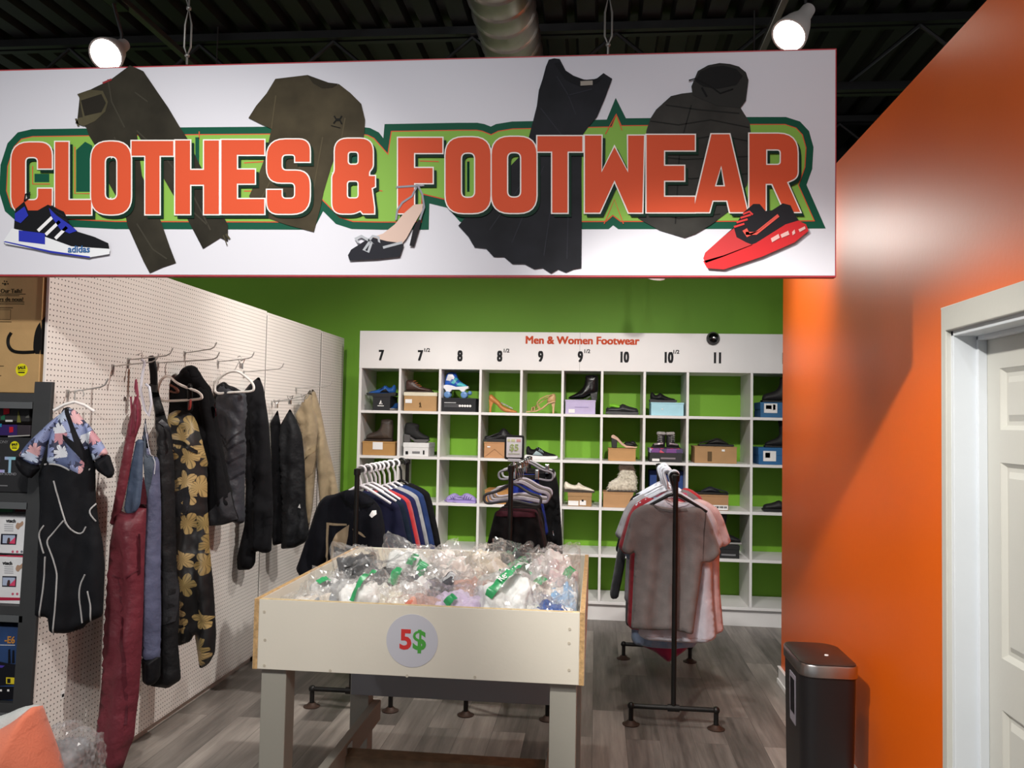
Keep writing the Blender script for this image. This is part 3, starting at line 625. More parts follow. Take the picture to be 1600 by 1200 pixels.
for u, s, fr in ((596, '7', 0), (657, '7', 1), (719, '8', 0), (781, '8', 1), (845, '9', 0), (907, '9', 1), (975, '10', 0), (1044, '10', 1), (1121, '11', 0), (1228, '11', 1)):
    z = at(u, 556+(u-596)*.008, 'Y', YS).z
    boldtext('size_number', s, .120, NUM, SH, (hx(u), -.0056, z), .0048, .64)
    if fr: boldtext('half_mark', '1/2', .042, NUM, SH, (hx(u+(10 if u != 1044 else 12)), -.0056, z+.048), .0012)
dc = thing('security_camera', 'black dome security camera on the white shelf header above size 11', 'camera', at(1114, 529, 'Y', YS-.006))
MB().lathe([(.001, 0), (.05, 0), (.052, .012), (.048, .02), (.001, .02)], (0, 0, 0), (0, -1, 0), 28).build('base', BLACK, dc, True)
MB().lathe([(.044, .018), (.042, .035), (.03, .05), (.014, .058), (.001, .06)], (0, 0, 0), (0, -1, 0), 28).build('dome', mat('dark_glass', '0a0a0b', .08, 0, 0), dc, True)
MB().lathe([(.001, .055), (.012, .056), (.012, .064), (.008, .067), (.001, .067)], (0, 0, 0), (0, -1, 0), 16).build('lens', CHROME, dc, True)

def box_x(u0, u1, vt, row, y): return at(u0, vt, 'Y', y).x, at(u1, vt, 'Y', y).x, at((u0+u1)/2, vt, 'Y', y).z-ZL[row]
def shoebox(u0, u1, vt, row, label, m, lid=None, y=None, dep=.26, rot=0, lidh=.0, marks=()):
    y = y or YS+.03; x0, x1, h = box_x(u0, u1, vt, row, y); wd = x1-x0
    t = thing('shoe_box', label, 'shoe box', ((x0+x1)/2, y, ZL[row]+.0006), rot)
    lh = lidh or h*.32
    MB().box(-wd/2+.003, wd/2-.003, .003, dep-.003, 0, h-.004).build('body', m, t, bevel=.002)
    MB().box(-wd/2, wd/2, 0, dep, h-lh, h).build('lid', lid or m, t, bevel=.002)
    for a0, a1, c0, c1, mm in marks:
        MB().box(-wd/2+wd*a0, -wd/2+wd*a1, -.0012, .001, h*c0, h*c1).build('printed_label', mm, t)
    t['h'] = h; t['w'] = wd; return t

def P2(pts, L, f=1): return [(x*L*f, z*L) for x, z in pts]
def shoe(kind, u, vbase, length, f, label, m, m2=None, m3=None, y=None, z=None, row=None, rot=0, name=None, cat='shoe', group=None, m4=None):
    """One shoe seen from its side: heel at -x, toe at +x (mirrored when f is -1)."""
    y = y or YS+.13; x = at(u, vbase, 'Y', y).x
    z = ZL[row] if z is None else z
    t = thing(name or kind, label, cat, (x, y, z+.0008), rot, group); L = length; m2 = m2 or m; m3 = m3 or m2
    def up(poly, tk, w=None, nm='upper', mm=m, y0=0, smooth=1, fold=None): 
        p = Puff([(a-.5*L*f, b) for a, b in P2(poly, L, f)], tk*L, (w or tk*1.2)*L, y=y0, smooth=smooth, res=L/30, fold=fold); p.build(nm, mm, t); return p
    def slab(poly, tk, nm='sole', mm=m2, bev=.006, r=0):
        q = [(a-.5*L*f, b) for a, b in P2(smoothp(poly, r) if r else poly, L, f)]
        MB().prism(q, -tk*L, tk*L).build(nm, mm, t, smooth=True, bevel=bev*L*3)
    def loc(pts): return [((a-.5)*L*f, b*L) for a, b in pts]
    def laces(p, seq, mm, r=.010, nm='laces'):
        b = MB()
        for a, c in seq:
            b.tube([(qx, qy, qz) for qx, qy, qz in p.on(loc([a, c]), .003)], r*L, 6)
        b.build(nm, mm, t, True)
    if kind == 'sneaker':
        p = up([(.02, .08), (-.01, .26), (.03, .40), (.10, .40), (.17, .30), (.28, .30), (.36, .38), (.42, .37), (.58, .26), (.76, .19), (.92, .16), (1.0, .10), (1.0, .05), (.5, .05)], .16)
        slab([(-.03, .02), (-.04, .12), (.05, .13), (.3, .10), (.6, .09), (.9, .10), (1.02, .11), (1.03, .05), (.96, .0), (.02, 0)], .165, r=1)
        laces(p, [((.36, .36), (.45, .24)), ((.43, .33), (.51, .22)), ((.50, .29), (.57, .2))], m3)
        p.patch('side_panel', loc([(.22, .12), (.34, .26), (.46, .2), (.56, .12)]), m3, t)
    elif kind == 'chukka':
        p = up([(.0, .04), (-.01, .38), (.06, .47), (.30, .47), (.40, .38), (.55, .24), (.75, .17), (.93, .14), (1.0, .06), (1, .03)], .15)
        slab([(-.02, 0), (-.02, .06), (1.02, .06), (1.02, .02), (.98, 0)], .155)
        laces(p, [((.30, .40), (.40, .43)), ((.36, .33), (.47, .36)), ((.42, .27), (.55, .28)), ((.5, .22), (.6, .23))], m3)
    elif kind == 'pump':
        up([(.03, .62), (-.01, .54), (.0, .44), (.06, .37), (.16, .33), (.27, .27), (.42, .10), (.55, .02), (.75, .0), (1.0, .0), (1.0, .05), (.84, .11), (.66, .17), (.58, .21), (.50, .24), (.40, .36), (.26, .48), (.15, .58), (.09, .63)], .11)
        slab([(.0, .46), (.16, .36), (.10, .18), (.09, 0), (.02, 0), (.03, .2)], .045, 'heel', m, .004)
        b = MB()
        for i in range(9): b.ball(((.46+.045*i-.5)*L*f, -.10*L-.004*(i % 2), (.33-.022*i)*L), .028*L, n=6)
        b.build('crystal_ornament', m2, t, True)
    elif kind == 'strappy_sandal':
        slab([(.0, .02), (.35, .05), (.55, .14), (.78, .33), (1.0, .40), (1.0, .44), (.76, .38), (.52, .18), (.33, .09), (0, .06)], .12, 'sole', m, .003)
        up([(.72, .36), (.70, .45), (.80, .62), (.92, .70), (1.0, .66), (1.02, .5), (1.0, .40), (.85, .36)], .12, nm='heel_cup')
        slab([(.84, .40), (1.0, .42), (.97, .2), (.96, 0), (.90, 0), (.90, .2)], .045, 'heel', m, .004)
        def strap(pts, nm='strap'): MB().tube([((a-.5)*L*f, c*L, b*L) for a, c, b in pts], .020*L, 6).build(nm, m, t, True)
        strap([(.90, -.12, .64), (.70, -.14, .60), (.50, -.14, .50), (.38, -.13, .36), (.42, -.12, .18), (.50, -.12, .13)])
        strap([(.90, .12, .64), (.66, .10, .52), (.55, .02, .42), (.42, -.1, .30)])
        strap([(.50, -.13, .14), (.44, -.08, .24), (.36, 0, .29), (.30, .10, .2)]); strap([(.18, -.12, .06), (.20, -.06, .19), (.24, .04, .20), (.26, .12, .08)]); strap([(.30, -.12, .08), (.27, -.05, .22), (.22, .05, .2), (.18, .12, .06)])
    elif kind == 'ankle_boot':
        p = up([(.0, .25), (-.02, .5), (.0, .86), (.16, .88), (.42, .86), (.44, .62), (.50, .45), (.64, .29), (.82, .19), (.97, .12), (1.02, .05), (.9, .03), (.45, .05), (.28, .16)], .15)
        slab([(.0, .30), (.26, .24), (.22, 0), (.02, 0)], .13, 'heel', m2, .006)
        slab([(.26, .16), (.44, .04), (1.0, .02), (1.0, -.0), (.42, 0), (.24, .12)], .14, 'sole', m2, .002)
        b = MB().tube(p.on(loc([(.22, .36), (.2, .8)]), .002), .010*L, 6); b.build('zip', m3, t, True)
    elif kind == 'work_boot':
        p = up([(.0, .04), (-.02, .4), (.02, .80), (.2, .83), (.46, .79), (.46, .58), (.55, .40), (.72, .32), (.92, .27), (1.01, .16), (1.0, .04)], .17)
        slab([(-.02, 0), (-.02, .08), (.3, .08), (.36, .06), (1.02, .07), (1.03, .02), (.98, 0), (.4, 0), (.36, .02), (.3, .0)], .17, 'sole', m2)
        p.patch('side_panel', loc([(.02, .12), (.02, .6), (.34, .64), (.42, .4), (.3, .14)]), m3, t)
    elif kind == 'heeled_bootie':
        p = up([(.0, .28), (-.02, .56), (.04, .78), (.2, .80), (.52, .74), (.60, .68), (.57, .55), (.63, .42), (.80, .31), (.98, .26), (1.03, .18), (.98, .10), (.5, .10), (.3, .2)], .16)
        slab([(.0, .34), (.27, .28), (.25, 0), (.0, 0)], .15, 'heel', m2, .006)
        slab([(.26, .24), (.46, .12), (1.0, .13), (1.02, .08), (.9, .0), (.46, .02), (.26, .16)], .155, 'sole', m2, .004)
        laces(p, [((.45, .64), (.57, .62)), ((.48, .56), (.58, .54)), ((.5, .48), (.61, .46))], m3)
    elif kind == 'clog':
        p = up([(.0, .05), (-.02, .16), (.03, .24), (.16, .27), (.34, .25), (.46, .33), (.54, .35), (.68, .28), (.85, .24), (.98, .21), (1.02, .12), (1.0, .04)], .18)
        slab([(-.02, 0), (-.03, .10), (.3, .11), (.6, .09), (1.02, .10), (1.02, .02), (.96, 0)], .185, 'sole', m2, r=1)
        p.patch('collar', loc([(.06, .21), (.16, .25), (.33, .23), (.42, .28), (.45, .31), (.33, .26), (.16, .27), (.07, .24)]), m3, t)
    elif kind == 'clog_strap':
        p = up([(.0, .03), (-.02, .15), (.05, .20), (.22, .18), (.36, .22), (.50, .36), (.60, .46), (.70, .42), (.82, .26), (.97, .22), (1.02, .12), (1.0, .03)], .18)
        slab([(-.02, 0), (-.03, .09), (.5, .10), (1.02, .09), (1.03, .02), (.97, 0)], .185, 'sole', m2, r=1)
        b = MB(); pts = [(.10, .14), (.30, .22), (.46, .28), (.56, .25)]
        b.tube(p.on(loc(pts), .006), .022*L, 8).build('heel_strap', m3, t, True)
        MB().ball(((.54-.5)*L*f, p.front((.54-.5)*L*f, .26*L)-.003, .26*L), .022*L, n=8).build('rivet', CHROME, t, True)
    elif kind == 'foam_clog':
        p = up([(.0, .03), (-.02, .22), (.06, .34), (.18, .30), (.30, .27), (.42, .38), (.58, .42), (.76, .36), (.93, .27), (1.02, .14), (1.0, .03)], .20)
        slab([(-.02, 0), (-.03, .09), (.5, .10), (1.03, .09), (1.03, .02), (.97, 0)], .21, 'sole', m2, r=1)
        b = MB().tube(p.on(loc([(.04, .28), (.2, .24), (.4, .26), (.46, .22)]), .004), .03*L, 8); b.build('heel_strap', m2, t, True)
        for a in (.46, .56, .66, .76):
            p.patch('vent_slot', loc([(a, .14), (a+.04, .14), (a+.09, .32-(a-.46)*.25), (a+.05, .33-(a-.46)*.25)]), m3, t)
    elif kind == 'loafer':
        p = up([(.0, .05), (-.02, .20), (.02, .34), (.07, .34), (.22, .24), (.40, .22), (.46, .32), (.50, .31), (.62, .22), (.85, .14), (1.0, .07), (1.0, .03)], .15)
        slab([(-.02, 0), (-.02, .07), (.26, .06), (.34, .04), (1.02, .04), (1.0, 0)], .155, 'sole', m2, .003)
        p.patch('seam', loc([(.42, .24), (.52, .22), (.66, .15), (.70, .17), (.52, .26)]), m3, t)
    elif kind == 'heeled_mule':
        slab([(.0, .48), (.08, .52), (.24, .42), (.42, .22), (.60, .10), (1.0, .06), (1.0, .02), (.58, .02), (.40, .12), (.2, .32), (.0, .40)], .13, 'footbed', m3, .003)
        slab([(-.01, .47), (.22, .36), (.22, 0), (.02, 0)], .12, 'heel', m2, .006)
        up([(.46, .06), (.50, .22), (.60, .26), (.74, .25), (.86, .30), (.90, .2), (.96, .12), (.96, .04), (.7, .02)], .15)
        up([(.74, .26), (.72, .18), (.86, .14), (1.06, .08), (.98, .16), (.92, .26), (.84, .30)], .06, nm='bow', y0=-.10*L)
    elif kind == 'flat_sandal':
        slab([(.0, 0), (0, .05), (.5, .07), (1.0, .06), (1.02, .02), (.98, 0)], .17, 'sole', m2, .004)
        up([(.18, .05), (.26, .10), (.40, .20), (.54, .25), (.66, .21), (.84, .10), (.90, .05)], .17, nm='straps')
        laces_p = MB().tube([((.02-.5)*L*f, -.1*L, .08*L), ((.2-.5)*L*f, -.14*L, .13*L), ((.46-.5)*L*f, -.15*L, .2*L)], .02*L, 6); laces_p.build('back_strap', m, t, True)
    elif kind == 'tall_boot':
        p = up([(.0, .05), (-.04, .5), (-.05, 1.15), (.1, 1.2), (.50, 1.18), (.46, .8), (.44, .5), (.56, .36), (.8, .28), (1.0, .18), (1.02, .05)], .17)
        slab([(-.02, 0), (-.02, .07), (1.03, .07), (1.03, .02), (.98, 0)], .175, 'sole', m2)
        p.patch('side_label', loc([(.16, .92), (.3, .92), (.3, .95), (.16, .95)]), m3, t)
    elif kind == 'roller_skate':
        p = up([(.02, .44), (.0, .62), (.06, .95), (.14, 1.06), (.34, 1.08), (.50, 1.02), (.52, .9), (.60, .74), (.80, .60), (.97, .52), (1.0, .42), (.5, .40)], .17)
        slab([(-.02, .40), (-.02, .52), (.2, .56), (.5, .46), (1.0, .50), (1.02, .40), (.9, .36), (.86, .26), (.72, .26), (.64, .34), (.34, .34), (.26, .24), (.1, .24), (.04, .36)], .15, 'chassis', m2, .006)
        p.patch('ankle_cuff', loc([(.08, .72), (.16, .96), (.34, .98), (.42, .88), (.26, .70)]), m2, t, .004)
        p.patch('strap', loc([(.30, .62), (.48, .84), (.58, .78), (.42, .56)]), m3, t, .006); p.patch('toe_panel', loc([(.50, .52), (.66, .66), (.84, .58), (.94, .5), (.7, .46)]), m3, t, .004)
        p.patch('buckle', loc([(.18, .80), (.22, .90), (.44, .86), (.40, .76)]), m2, t, .008)
        for a in (.15, .84):
            for c in (-.13, .13):
                MB().lathe([(.001, -.07*L), (.10*L, -.07*L), (.135*L, -.04*L), (.135*L, .04*L), (.10*L, .07*L), (.05*L, .07*L), (.05*L, .05*L), (.001, .05*L)], ((a-.5)*L*f, c*L, .136*L), (0, -1, 0), 20).build('wheel', m4, t, True)
        MB().ball(((1.06-.5)*L*f, 0, .22*L), .09*L, n=8).build('toe_stop', m4, t, True)
    elif kind == 'fur_boot':
        p = up([(.0, .03), (-.02, .4), (.06, .78), (.1, .98), (.62, .98), (.60, .62), (.68, .48), (.90, .38), (1.02, .22), (1.0, .03)], .22, w=.2,
               fold=lambda a, c: .03*L*noise.noise(Vector((a*40, c*40, 3)))+.02*L*noise.noise(Vector((a*90, c*90, 5))))
        rn = random.Random(5); b = MB(); me = p.vs
        for i in range(1500):
            q = Vector(me[rn.randrange(len(me))]); dr = Vector(((q.x)*.6+rn.uniform(-.4, .4)*L, q.y*1.2+rn.uniform(-.2, .2)*L, -.15*L+rn.uniform(-.35, .25)*L)).normalized()
            ln = rn.uniform(.05, .10)*L; sd = dr.orthogonal().normalized()*.009*L; s2_ = dr.cross(sd)
            b.add([q+sd, q-sd*.5+s2_*.8, q-sd*.5-s2_*.8, q+dr*ln+Vector((0, 0, -.25*ln))], [(0, 1, 3), (1, 2, 3), (2, 0, 3)])
        o = b.build('long_fur', m, t, False); o['kind'] = 'stuff'
        slab([(-.02, 0), (-.02, .05), (1.02, .05), (1.02, 0)], .2, 'sole', m2)
    elif kind == 'fur_cuff_boot':
        p = up([(.0, .05), (.0, .5), (.02, 1.0), (.60, 1.0), (.60, .5), (.66, .40), (.9, .34), (1.0, .2), (1, .05)], .24)
        up([(-.04, .95), (-.06, 1.22), (.66, 1.26), (.66, .96)], .27, nm='fur_cuff', mm=m3, fold=lambda a, c: .05*L*noise.noise(Vector((a*70, c*70, 2))))
        slab([(-.03, 0), (-.03, .1), (1.03, .1), (1.03, .02), (.98, 0)], .25, 'sole', m2)
        laces(p, [((.30, .5+.13*i), (.62, .56+.13*i)) for i in range(4)], mat('lace_grey', 'b4b1ad', .6), .02)
        p.patch('studded_band', loc([(.2, .3), (.86, .24), (.9, .34), (.2, .42)]), mat('stud_pattern', 'a79aa0', .4, .4, .5, 120), t)
    return t

K1 = KRAFT; LBL = PAPER; GREYL = ink('77777a')
bz = lambda b: b.location.z+b['h']
# row of sizes at the top
b1_ = shoebox(582, 610, 618.5, 0, 'black shoe box with a small white emblem, in the top left cubby under size 7', card('1d1e22'), lidh=.012)
flat_tri = MB().prism([(-.018, .05), (-.004, .085), (.002, .07), (-.006, .05)], -.0015, .0005).prism([(.004, .062), (.012, .05), (.0, .05)], -.0015, .0005).prism([(-.03, .034), (.022, .034), (.022, .040), (-.03, .040)], -.0015, .0005).build('emblem', PAPER, b1_)
shoe('sneaker', 597, 617, .235, -1, 'blue and black strap sneaker on the black box under size 7', nylon('2459a3', .5), BLACK, nylon('15171b'), z=bz(b1_), name='sneaker')
shoe('sneaker', 618, 638, .17, -1, 'blue and black sneaker standing beside the black box under size 7', nylon('23508c', .5), mat('grey_sole', '8a8784', .6), nylon('15171b'), row=0, y=YS+.12, rot=1.42)
b2_ = shoebox(631, 683, 613, 0, 'tan shoe box with a cream lid in the top row under size 7 1/2', K1, card('d9d2bd'), lidh=.03, marks=[(.05, .25, .42, .62, LBL)])
MB().prism([(-.008, .03), (-.002, .05), (-.010, .06), (.0, .075), (.006, .06), (.006, .045), (.012, .03), (.004, .03), (.002, .042), (-.002, .03)], -.0015, .0005).build('emblem', ink('46351f'), b2_)
shoe('chukka', 655, 611, .225, 1, 'brown leather lace-up shoe on the tan box under size 7 1/2', leather('3f2a24', .4), leather('2a1d18', .6), mat('orange_lace', 'a9622b', .7), z=bz(b2_))
b3_ = shoebox(690, 744, 622, 0, 'black shoe box with white print and round icons under the roller skate', card('17181d'), card('20222a'), lidh=.01, marks=[(.08, .42, .62, .68, ink('b8b8bb')), (.08, .5, .50, .53, GREYL), (.08, .5, .42, .45, GREYL), (.08, .52, .34, .37, GREYL)])
ib = MB()
for i in range(5): ib.lathe([(.001, 0), (.010, 0), (.010, .002), (.001, .002)], (-.14+.28*.535+i*.021, .001, .048), (0, -1, 0), 12)
ib.build('round_icons', PAPER, b3_)
shoe('roller_skate', 713, 620, .200, 1, 'blue and white roller skate on the black box under size 8', nylon('2a5fc0', .35), mat('white_gloss', 'e9eaf0', .25, 0, .02), nylon('4fb9c4', .35), z=bz(b3_), cat='roller skate', m4=mat('blue_wheel', '6a93c8', .2, 0, .1))
shoe('pump', 786, 641, .235, 1, 'tan patent stiletto pump with a crystal ornament under size 8 1/2', leather('b97a3f', .2), mat('crystal', 'd8dad6', .1, .6, .2, 90), row=0, y=YS+.10)
shoe('strappy_sandal', 845, 642, .235, 1, 'beige strappy high heeled sandal under size 9', leather('c3a072', .4), row=0, y=YS+.10)
b6_ = shoebox(883, 931, 625, 0, 'pale lilac shoe box in the top row under size 9 1/2', card('bdb2d6'), lidh=.012, marks=[(.12, .32, .08, .34, LBL)])
MB().box(-.045, .065, -.0012, .0005, .052, .057).build('faint_print', ink('9d93bb'), b6_)
shoe('ankle_boot', 911, 625, .235, -1, 'shiny black patent ankle boot on the lilac box under size 9 1/2', leather('0b0b0c', .12), leather('0d0d0e', .3), CHROME, z=bz(b6_))
cg_ = shoe('clog', 972, 643, .250, 1, 'black slip-on clog with a lime green insole under size 10', leather('26272a', .4), leather('303134', .5), mat('lime_foam', '7cc728', .5), row=0, y=YS+.09)
for y0, z0 in ((-.020, .062), (.012, .068)):
    MB().tube([(-.098, y0*.6, z0+.012), (-.07, y0, z0+.008), (-.03, y0, z0), (-.012, y0, z0-.004)], [.006, .010, .010, .006], 8).build('lime_insole', MATS['lime_foam'], cg_, True)
b8_ = shoebox(1017, 1069, 629, 0, 'sky blue shoe box in the top row under size 10 1/2', card('a9d8e6'), lidh=.012)
MB().lathe([(.001, 0), (.006, 0), (.006, .0015), (.001, .0015)], (-.04, .001, .05), (0, -1, 0), 10).build('white_sticker', PAPER, b8_)
shoe('sneaker', 1036, 629, .205, 1, 'plain black sneaker on the sky blue box under size 10 1/2', nylon('1b1a1b', .6), mat('black_sole', '242326', .6), nylon('0f0f10'), z=bz(b8_))
b9_ = shoebox(1188, 1262, 629, 0, 'blue and brown shoe box with a white size label in the top right cubby', card('2b628f'), lidh=.055, marks=[(.08, .36, .3, .92, LBL), (.12, .24, .55, .8, ink('3c6c93')), (.27, .32, .5, .85, INKB)])
shoe('work_boot', 1216, 627, .25, -1, 'dark lace-up shoe on the blue box in the top right cubby', leather('1c1a1b', .6), BLACK, leather('242123', .6), z=bz(b9_))
# second row
c1_ = shoebox(566, 618, 690, 1, 'kraft shoe box with a torn white label in the second row under size 7', card('b0854d'), lidh=.012, marks=[(.32, .62, .42, .96, LBL)])
shoe('work_boot', 593, 690, .225, -1, 'worn brown leather boot on the kraft box under size 7', leather('3a302a', .5), leather('2e211b', .6), leather('4a3f37', .45), z=bz(c1_))
c2_ = shoebox(630, 670, 692, 1, 'white shoe box under the black bootie in the second row', card('dcdcdc'), lidh=.038, marks=[(.1, .2, .12, .36, INKB), (.36, .66, .2, .36, GREYL), (.78, .84, .14, .44, INKB)])
shoe('heeled_bootie', 651, 692, .205, 1, 'black heeled bootie on the white box under size 7 1/2', leather('141415', .75), mat('grey_heel', '4f4d4d', .6), BLACK, z=bz(c2_))
c4_ = shoebox(756, 790, 691, 1, 'kraft shoe box behind the small $5 sign, second row', card('b98a60'), lidh=.01, marks=[(.16, .30, .66, .74, PAPER)])
MB().prism([(-.09, .0), (.0, .075), (.09, .0), (.086, .0), (.0, .07), (-.086, 0)], -.0008, .0005).build('flap_crease', card('9a7250'), c4_)
shoe('clog_strap', 781, 691, .25, 1, 'black strap clog on the kraft box behind the $5 sign', leather('18181b', .5), BLACK, leather('222226', .5), z=bz(c4_))
shoe('sneaker', 846, 714, .25, 1, 'black running sneaker with a white midsole under size 9', nylon('161618', .6), mat('white_sole', 'dedede', .5), nylon('9fb4b8'), row=1, y=YS+.08)
c7_ = shoebox(950, 994, 701, 1, 'plain kraft shoe box in the second row under size 10', card('b88d5c'), lidh=.008)
shoe('heeled_mule', 975, 701, .205, 1, 'black block heeled mule with a bow on the kraft box under size 10', leather('121213', .6), BLACK, leather('c9a692', .5), z=bz(c7_))
c8_ = shoebox(1015, 1067, 701, 1, 'black shoe box with a pink and purple patterned lid in the second row', card('2b2a2c'), flower_mat('pink_purple_print', '463a63', ['d24a78', 'b7aed0', '7a3f8a', 'e0546a'], 26, .035, .9), lidh=.034, marks=[(.08, .3, .06, .24, LBL), (.34, .78, .22, .34, ink('8b8187'))])
for u, lab in ((1029, 'left'), (1051, 'right')):
    shoe('fur_cuff_boot', u, 701, .105, -1 if u < 1040 else 1, f"child's black boot with grey fur cuff, {lab} of the pair on the pink-lidded box", leather('17171a', .5), BLACK, mat('grey_fur', 'a19d9a', .95, 0, .3, 160), z=bz(c8_), rot=.15)
c9_ = shoebox(1085, 1152, 698, 1, 'wide kraft carton in the second row under size 11', card('a9845a'), lidh=.008, marks=[(.31, .41, .12, .7, ink('5e4c35')), (.64, .71, .72, .84, PAPER)])
shoe('flat_sandal', 1118, 698, .27, 1, 'flat black sandal on the wide kraft carton under size 11', leather('1b1a1a', .6), BLACK, z=bz(c9_))
c10 = shoebox(1185, 1262, 700, 1, 'blue and brown shoe box with a white label under the tall dark boot at right', card('235f92'), lidh=.06, marks=[(.1, .36, .2, .8, LBL), (.14, .24, .4, .7, ink('3c6c93'))])
shoe('tall_boot', 1215, 699, .195, -1, 'tall dark boot on the blue box in the second row beside the orange wall', leather('151416', .7), BLACK, z=bz(c10))
# third row
shoe('sneaker', 592, 784, .26, 1, 'dark shoe behind the sweater rack in the left cubby of the third row', nylon('17171a', .6), BLACK, row=2, y=YS+.13)
shoe('foam_clog', 712, 785, .165, -1, 'left one of the lilac foam clogs in the third row', mat('lilac_foam', '9f8fc9', .6, 0, .06), mat('lilac_foam', '9f8fc9'), mat('lilac_slot', '5e5187', .7), row=2, y=YS+.13, rot=.5, group=None)
shoe('foam_clog', 727, 785, .185, 1, 'right one of the lilac foam clogs in the third row', mat('lilac_foam', '9f8fc9'), mat('lilac_foam', '9f8fc9'), mat('lilac_slot', '5e5187'), row=2, y=YS+.07, rot=-.15)
d4_ = shoebox(757, 800, 766, 2, 'tan shoe box half hidden behind the skirt hangers in the third row', card('b07f45'), lidh=.01)
d6_ = shoebox(887, 925, 770, 2, 'kraft shoe box with two white labels under the cream loafer', card('a27f57'), lidh=.03, marks=[(.03, .45, .06, .40, LBL), (.5, .76, .1, .44, LBL), (.58, .66, .36, .5, INKB)])
shoe('loafer', 905, 769, .24, 1, 'cream leather loafer on the kraft box under size 9 1/2', leather('e4dccb', .45), leather('3f3630', .6), leather('d3c8b4', .5), z=bz(d6_), y=YS+.08)
d7_ = shoebox(942, 990, 770, 2, 'tan shoe box under the white furry boot in the third row', card('b58c62'), lidh=.008)
shoe('fur_boot', 972, 769, .222, -1, 'shaggy white fur boot on the tan box under size 10', mat('shaggy_white', 'd9d3c4', .95, 0, .12, 60), leather('3a3230', .7), z=bz(d7_), y=YS+.14)
d8_ = shoebox(1015, 1068, 736, 2, 'dark blue carton behind the t-shirt rack in the third row', card('1d3c78'), card('1b3567'), lidh=.03, y=YS+.16, dep=.2)
d9_ = shoebox(1086, 1139, 774, 2, 'kraft shoe box with a barcode label in the third row under size 11', card('a9805a'), lidh=.01, marks=[(.50, .97, .04, .36, LBL)])
bc = MB()
for i in range(9): bc.box(.016+i*.011, .016+i*.011+.005+.002*(i % 3), -.0018, -.001, .018, .034)
bc.build('barcode', INKB, d9_)
shoe('flat_sandal', 1112, 774, .25, -1, 'dark navy sandal on the kraft box with the barcode label', leather('22242d', .6), BLACK, z=bz(d9_))
shoe('clog', 1218, 800, .25, -1, 'black shoe alone in the third row beside the orange wall', leather('1c1b1c', .6), BLACK, row=2, y=YS+.09)
e9_ = shoebox(1092, 1156, 852, 3, 'flat black shoe box under the tall black boot in the fourth row', card('1a1a1c'), lidh=.03, marks=[(.55, .9, .2, .34, GREYL)], dep=.3)
shoe('tall_boot', 1136, 850, .205, 1, 'tall black boot on the black box in the fourth row behind the t-shirts', leather('111113', .5), mat('grey_welt', '8f8d8b', .6), ink('8a3a33'), z=bz(e9_), y=YS+.12)

# ------------------------------------------------------------------ pegboard wall on the left
PEG = peg_mat(); DARKSLOT = mat('dark_upright', '2a2424', .5)
ytop = lambda u, v: at(u, v, 'X', XP).y
PY0, PY1, PY2, PY3 = 3.015, ytop(418, 488), ytop(503, 515), 6.80
ZP = 2.235
for i, (a, b, lab) in enumerate(((PY0, PY1-.008, 'nearest white pegboard panel, carrying the wetsuit and the snow bibs'), (PY1+.008, PY2-.012, 'middle white pegboard panel, carrying the black trousers'), (PY2+.012, PY3, 'far narrow white pegboard panel beside the green wall'))):
    zt = at((82, 418, 503)[i], (430, 488, 517)[i], 'X', XP).z if i else ZP-.01
    o = MB().box(-.012, 0, 0, b-a, .045, zt).build('pegboard_panel', PEG, None, bevel=.002)
    o.location = (XP, a, 0); tag(o, lab, 'pegboard', 'pegboard panels')
for y, lab in ((PY1, 'dark slotted upright between the nearest and middle pegboard panels'), (PY2, 'dark slotted upright between the middle and far pegboard panels')):
    p = MB().box(-.03, -.014, -.02, .02, 0, 2.20).box(-.03, -.002, -.005, .005, 0, 2.20).build('wall_upright', DARKSLOT); p.location = (XP, y, 0); tag(p, lab, 'upright', 'pegboard uprights')
bk = MB().box(XP-.07, XP-.032, PY0+.46, PY3, .0, ZP-.06).build('backing_board', paint('c9c2bb', .6)); tag(bk, 'pale backing board behind the pegboard panels', 'board')
st = MB().tube([(0, 0, 0), (.004, 0, 0)], .010, 12).build('mounting_screw', CHROME, None, True)
st.location = at(77, 620, 'X', XP); tag(st, 'round metal screw head on the pegboard left of the wetsuit hook', 'screw', 'pegboard screws')
s2_ = dup(st, at(194, 623, 'X', XP), label='round metal screw head on the pegboard left of the red snow bib hanger')
pk = MB().box(0, .0012, -.010, .010, -.016, .016).build('price_sticker', PAPER); pk.location = at(98, 1085, 'X', XP); tag(pk, 'small barcode sticker low on the pegboard under the wetsuit', 'sticker')
MB().box(.0012, .0018, -.007, .007, -.010, .002).build('barcode', INKB, pk)

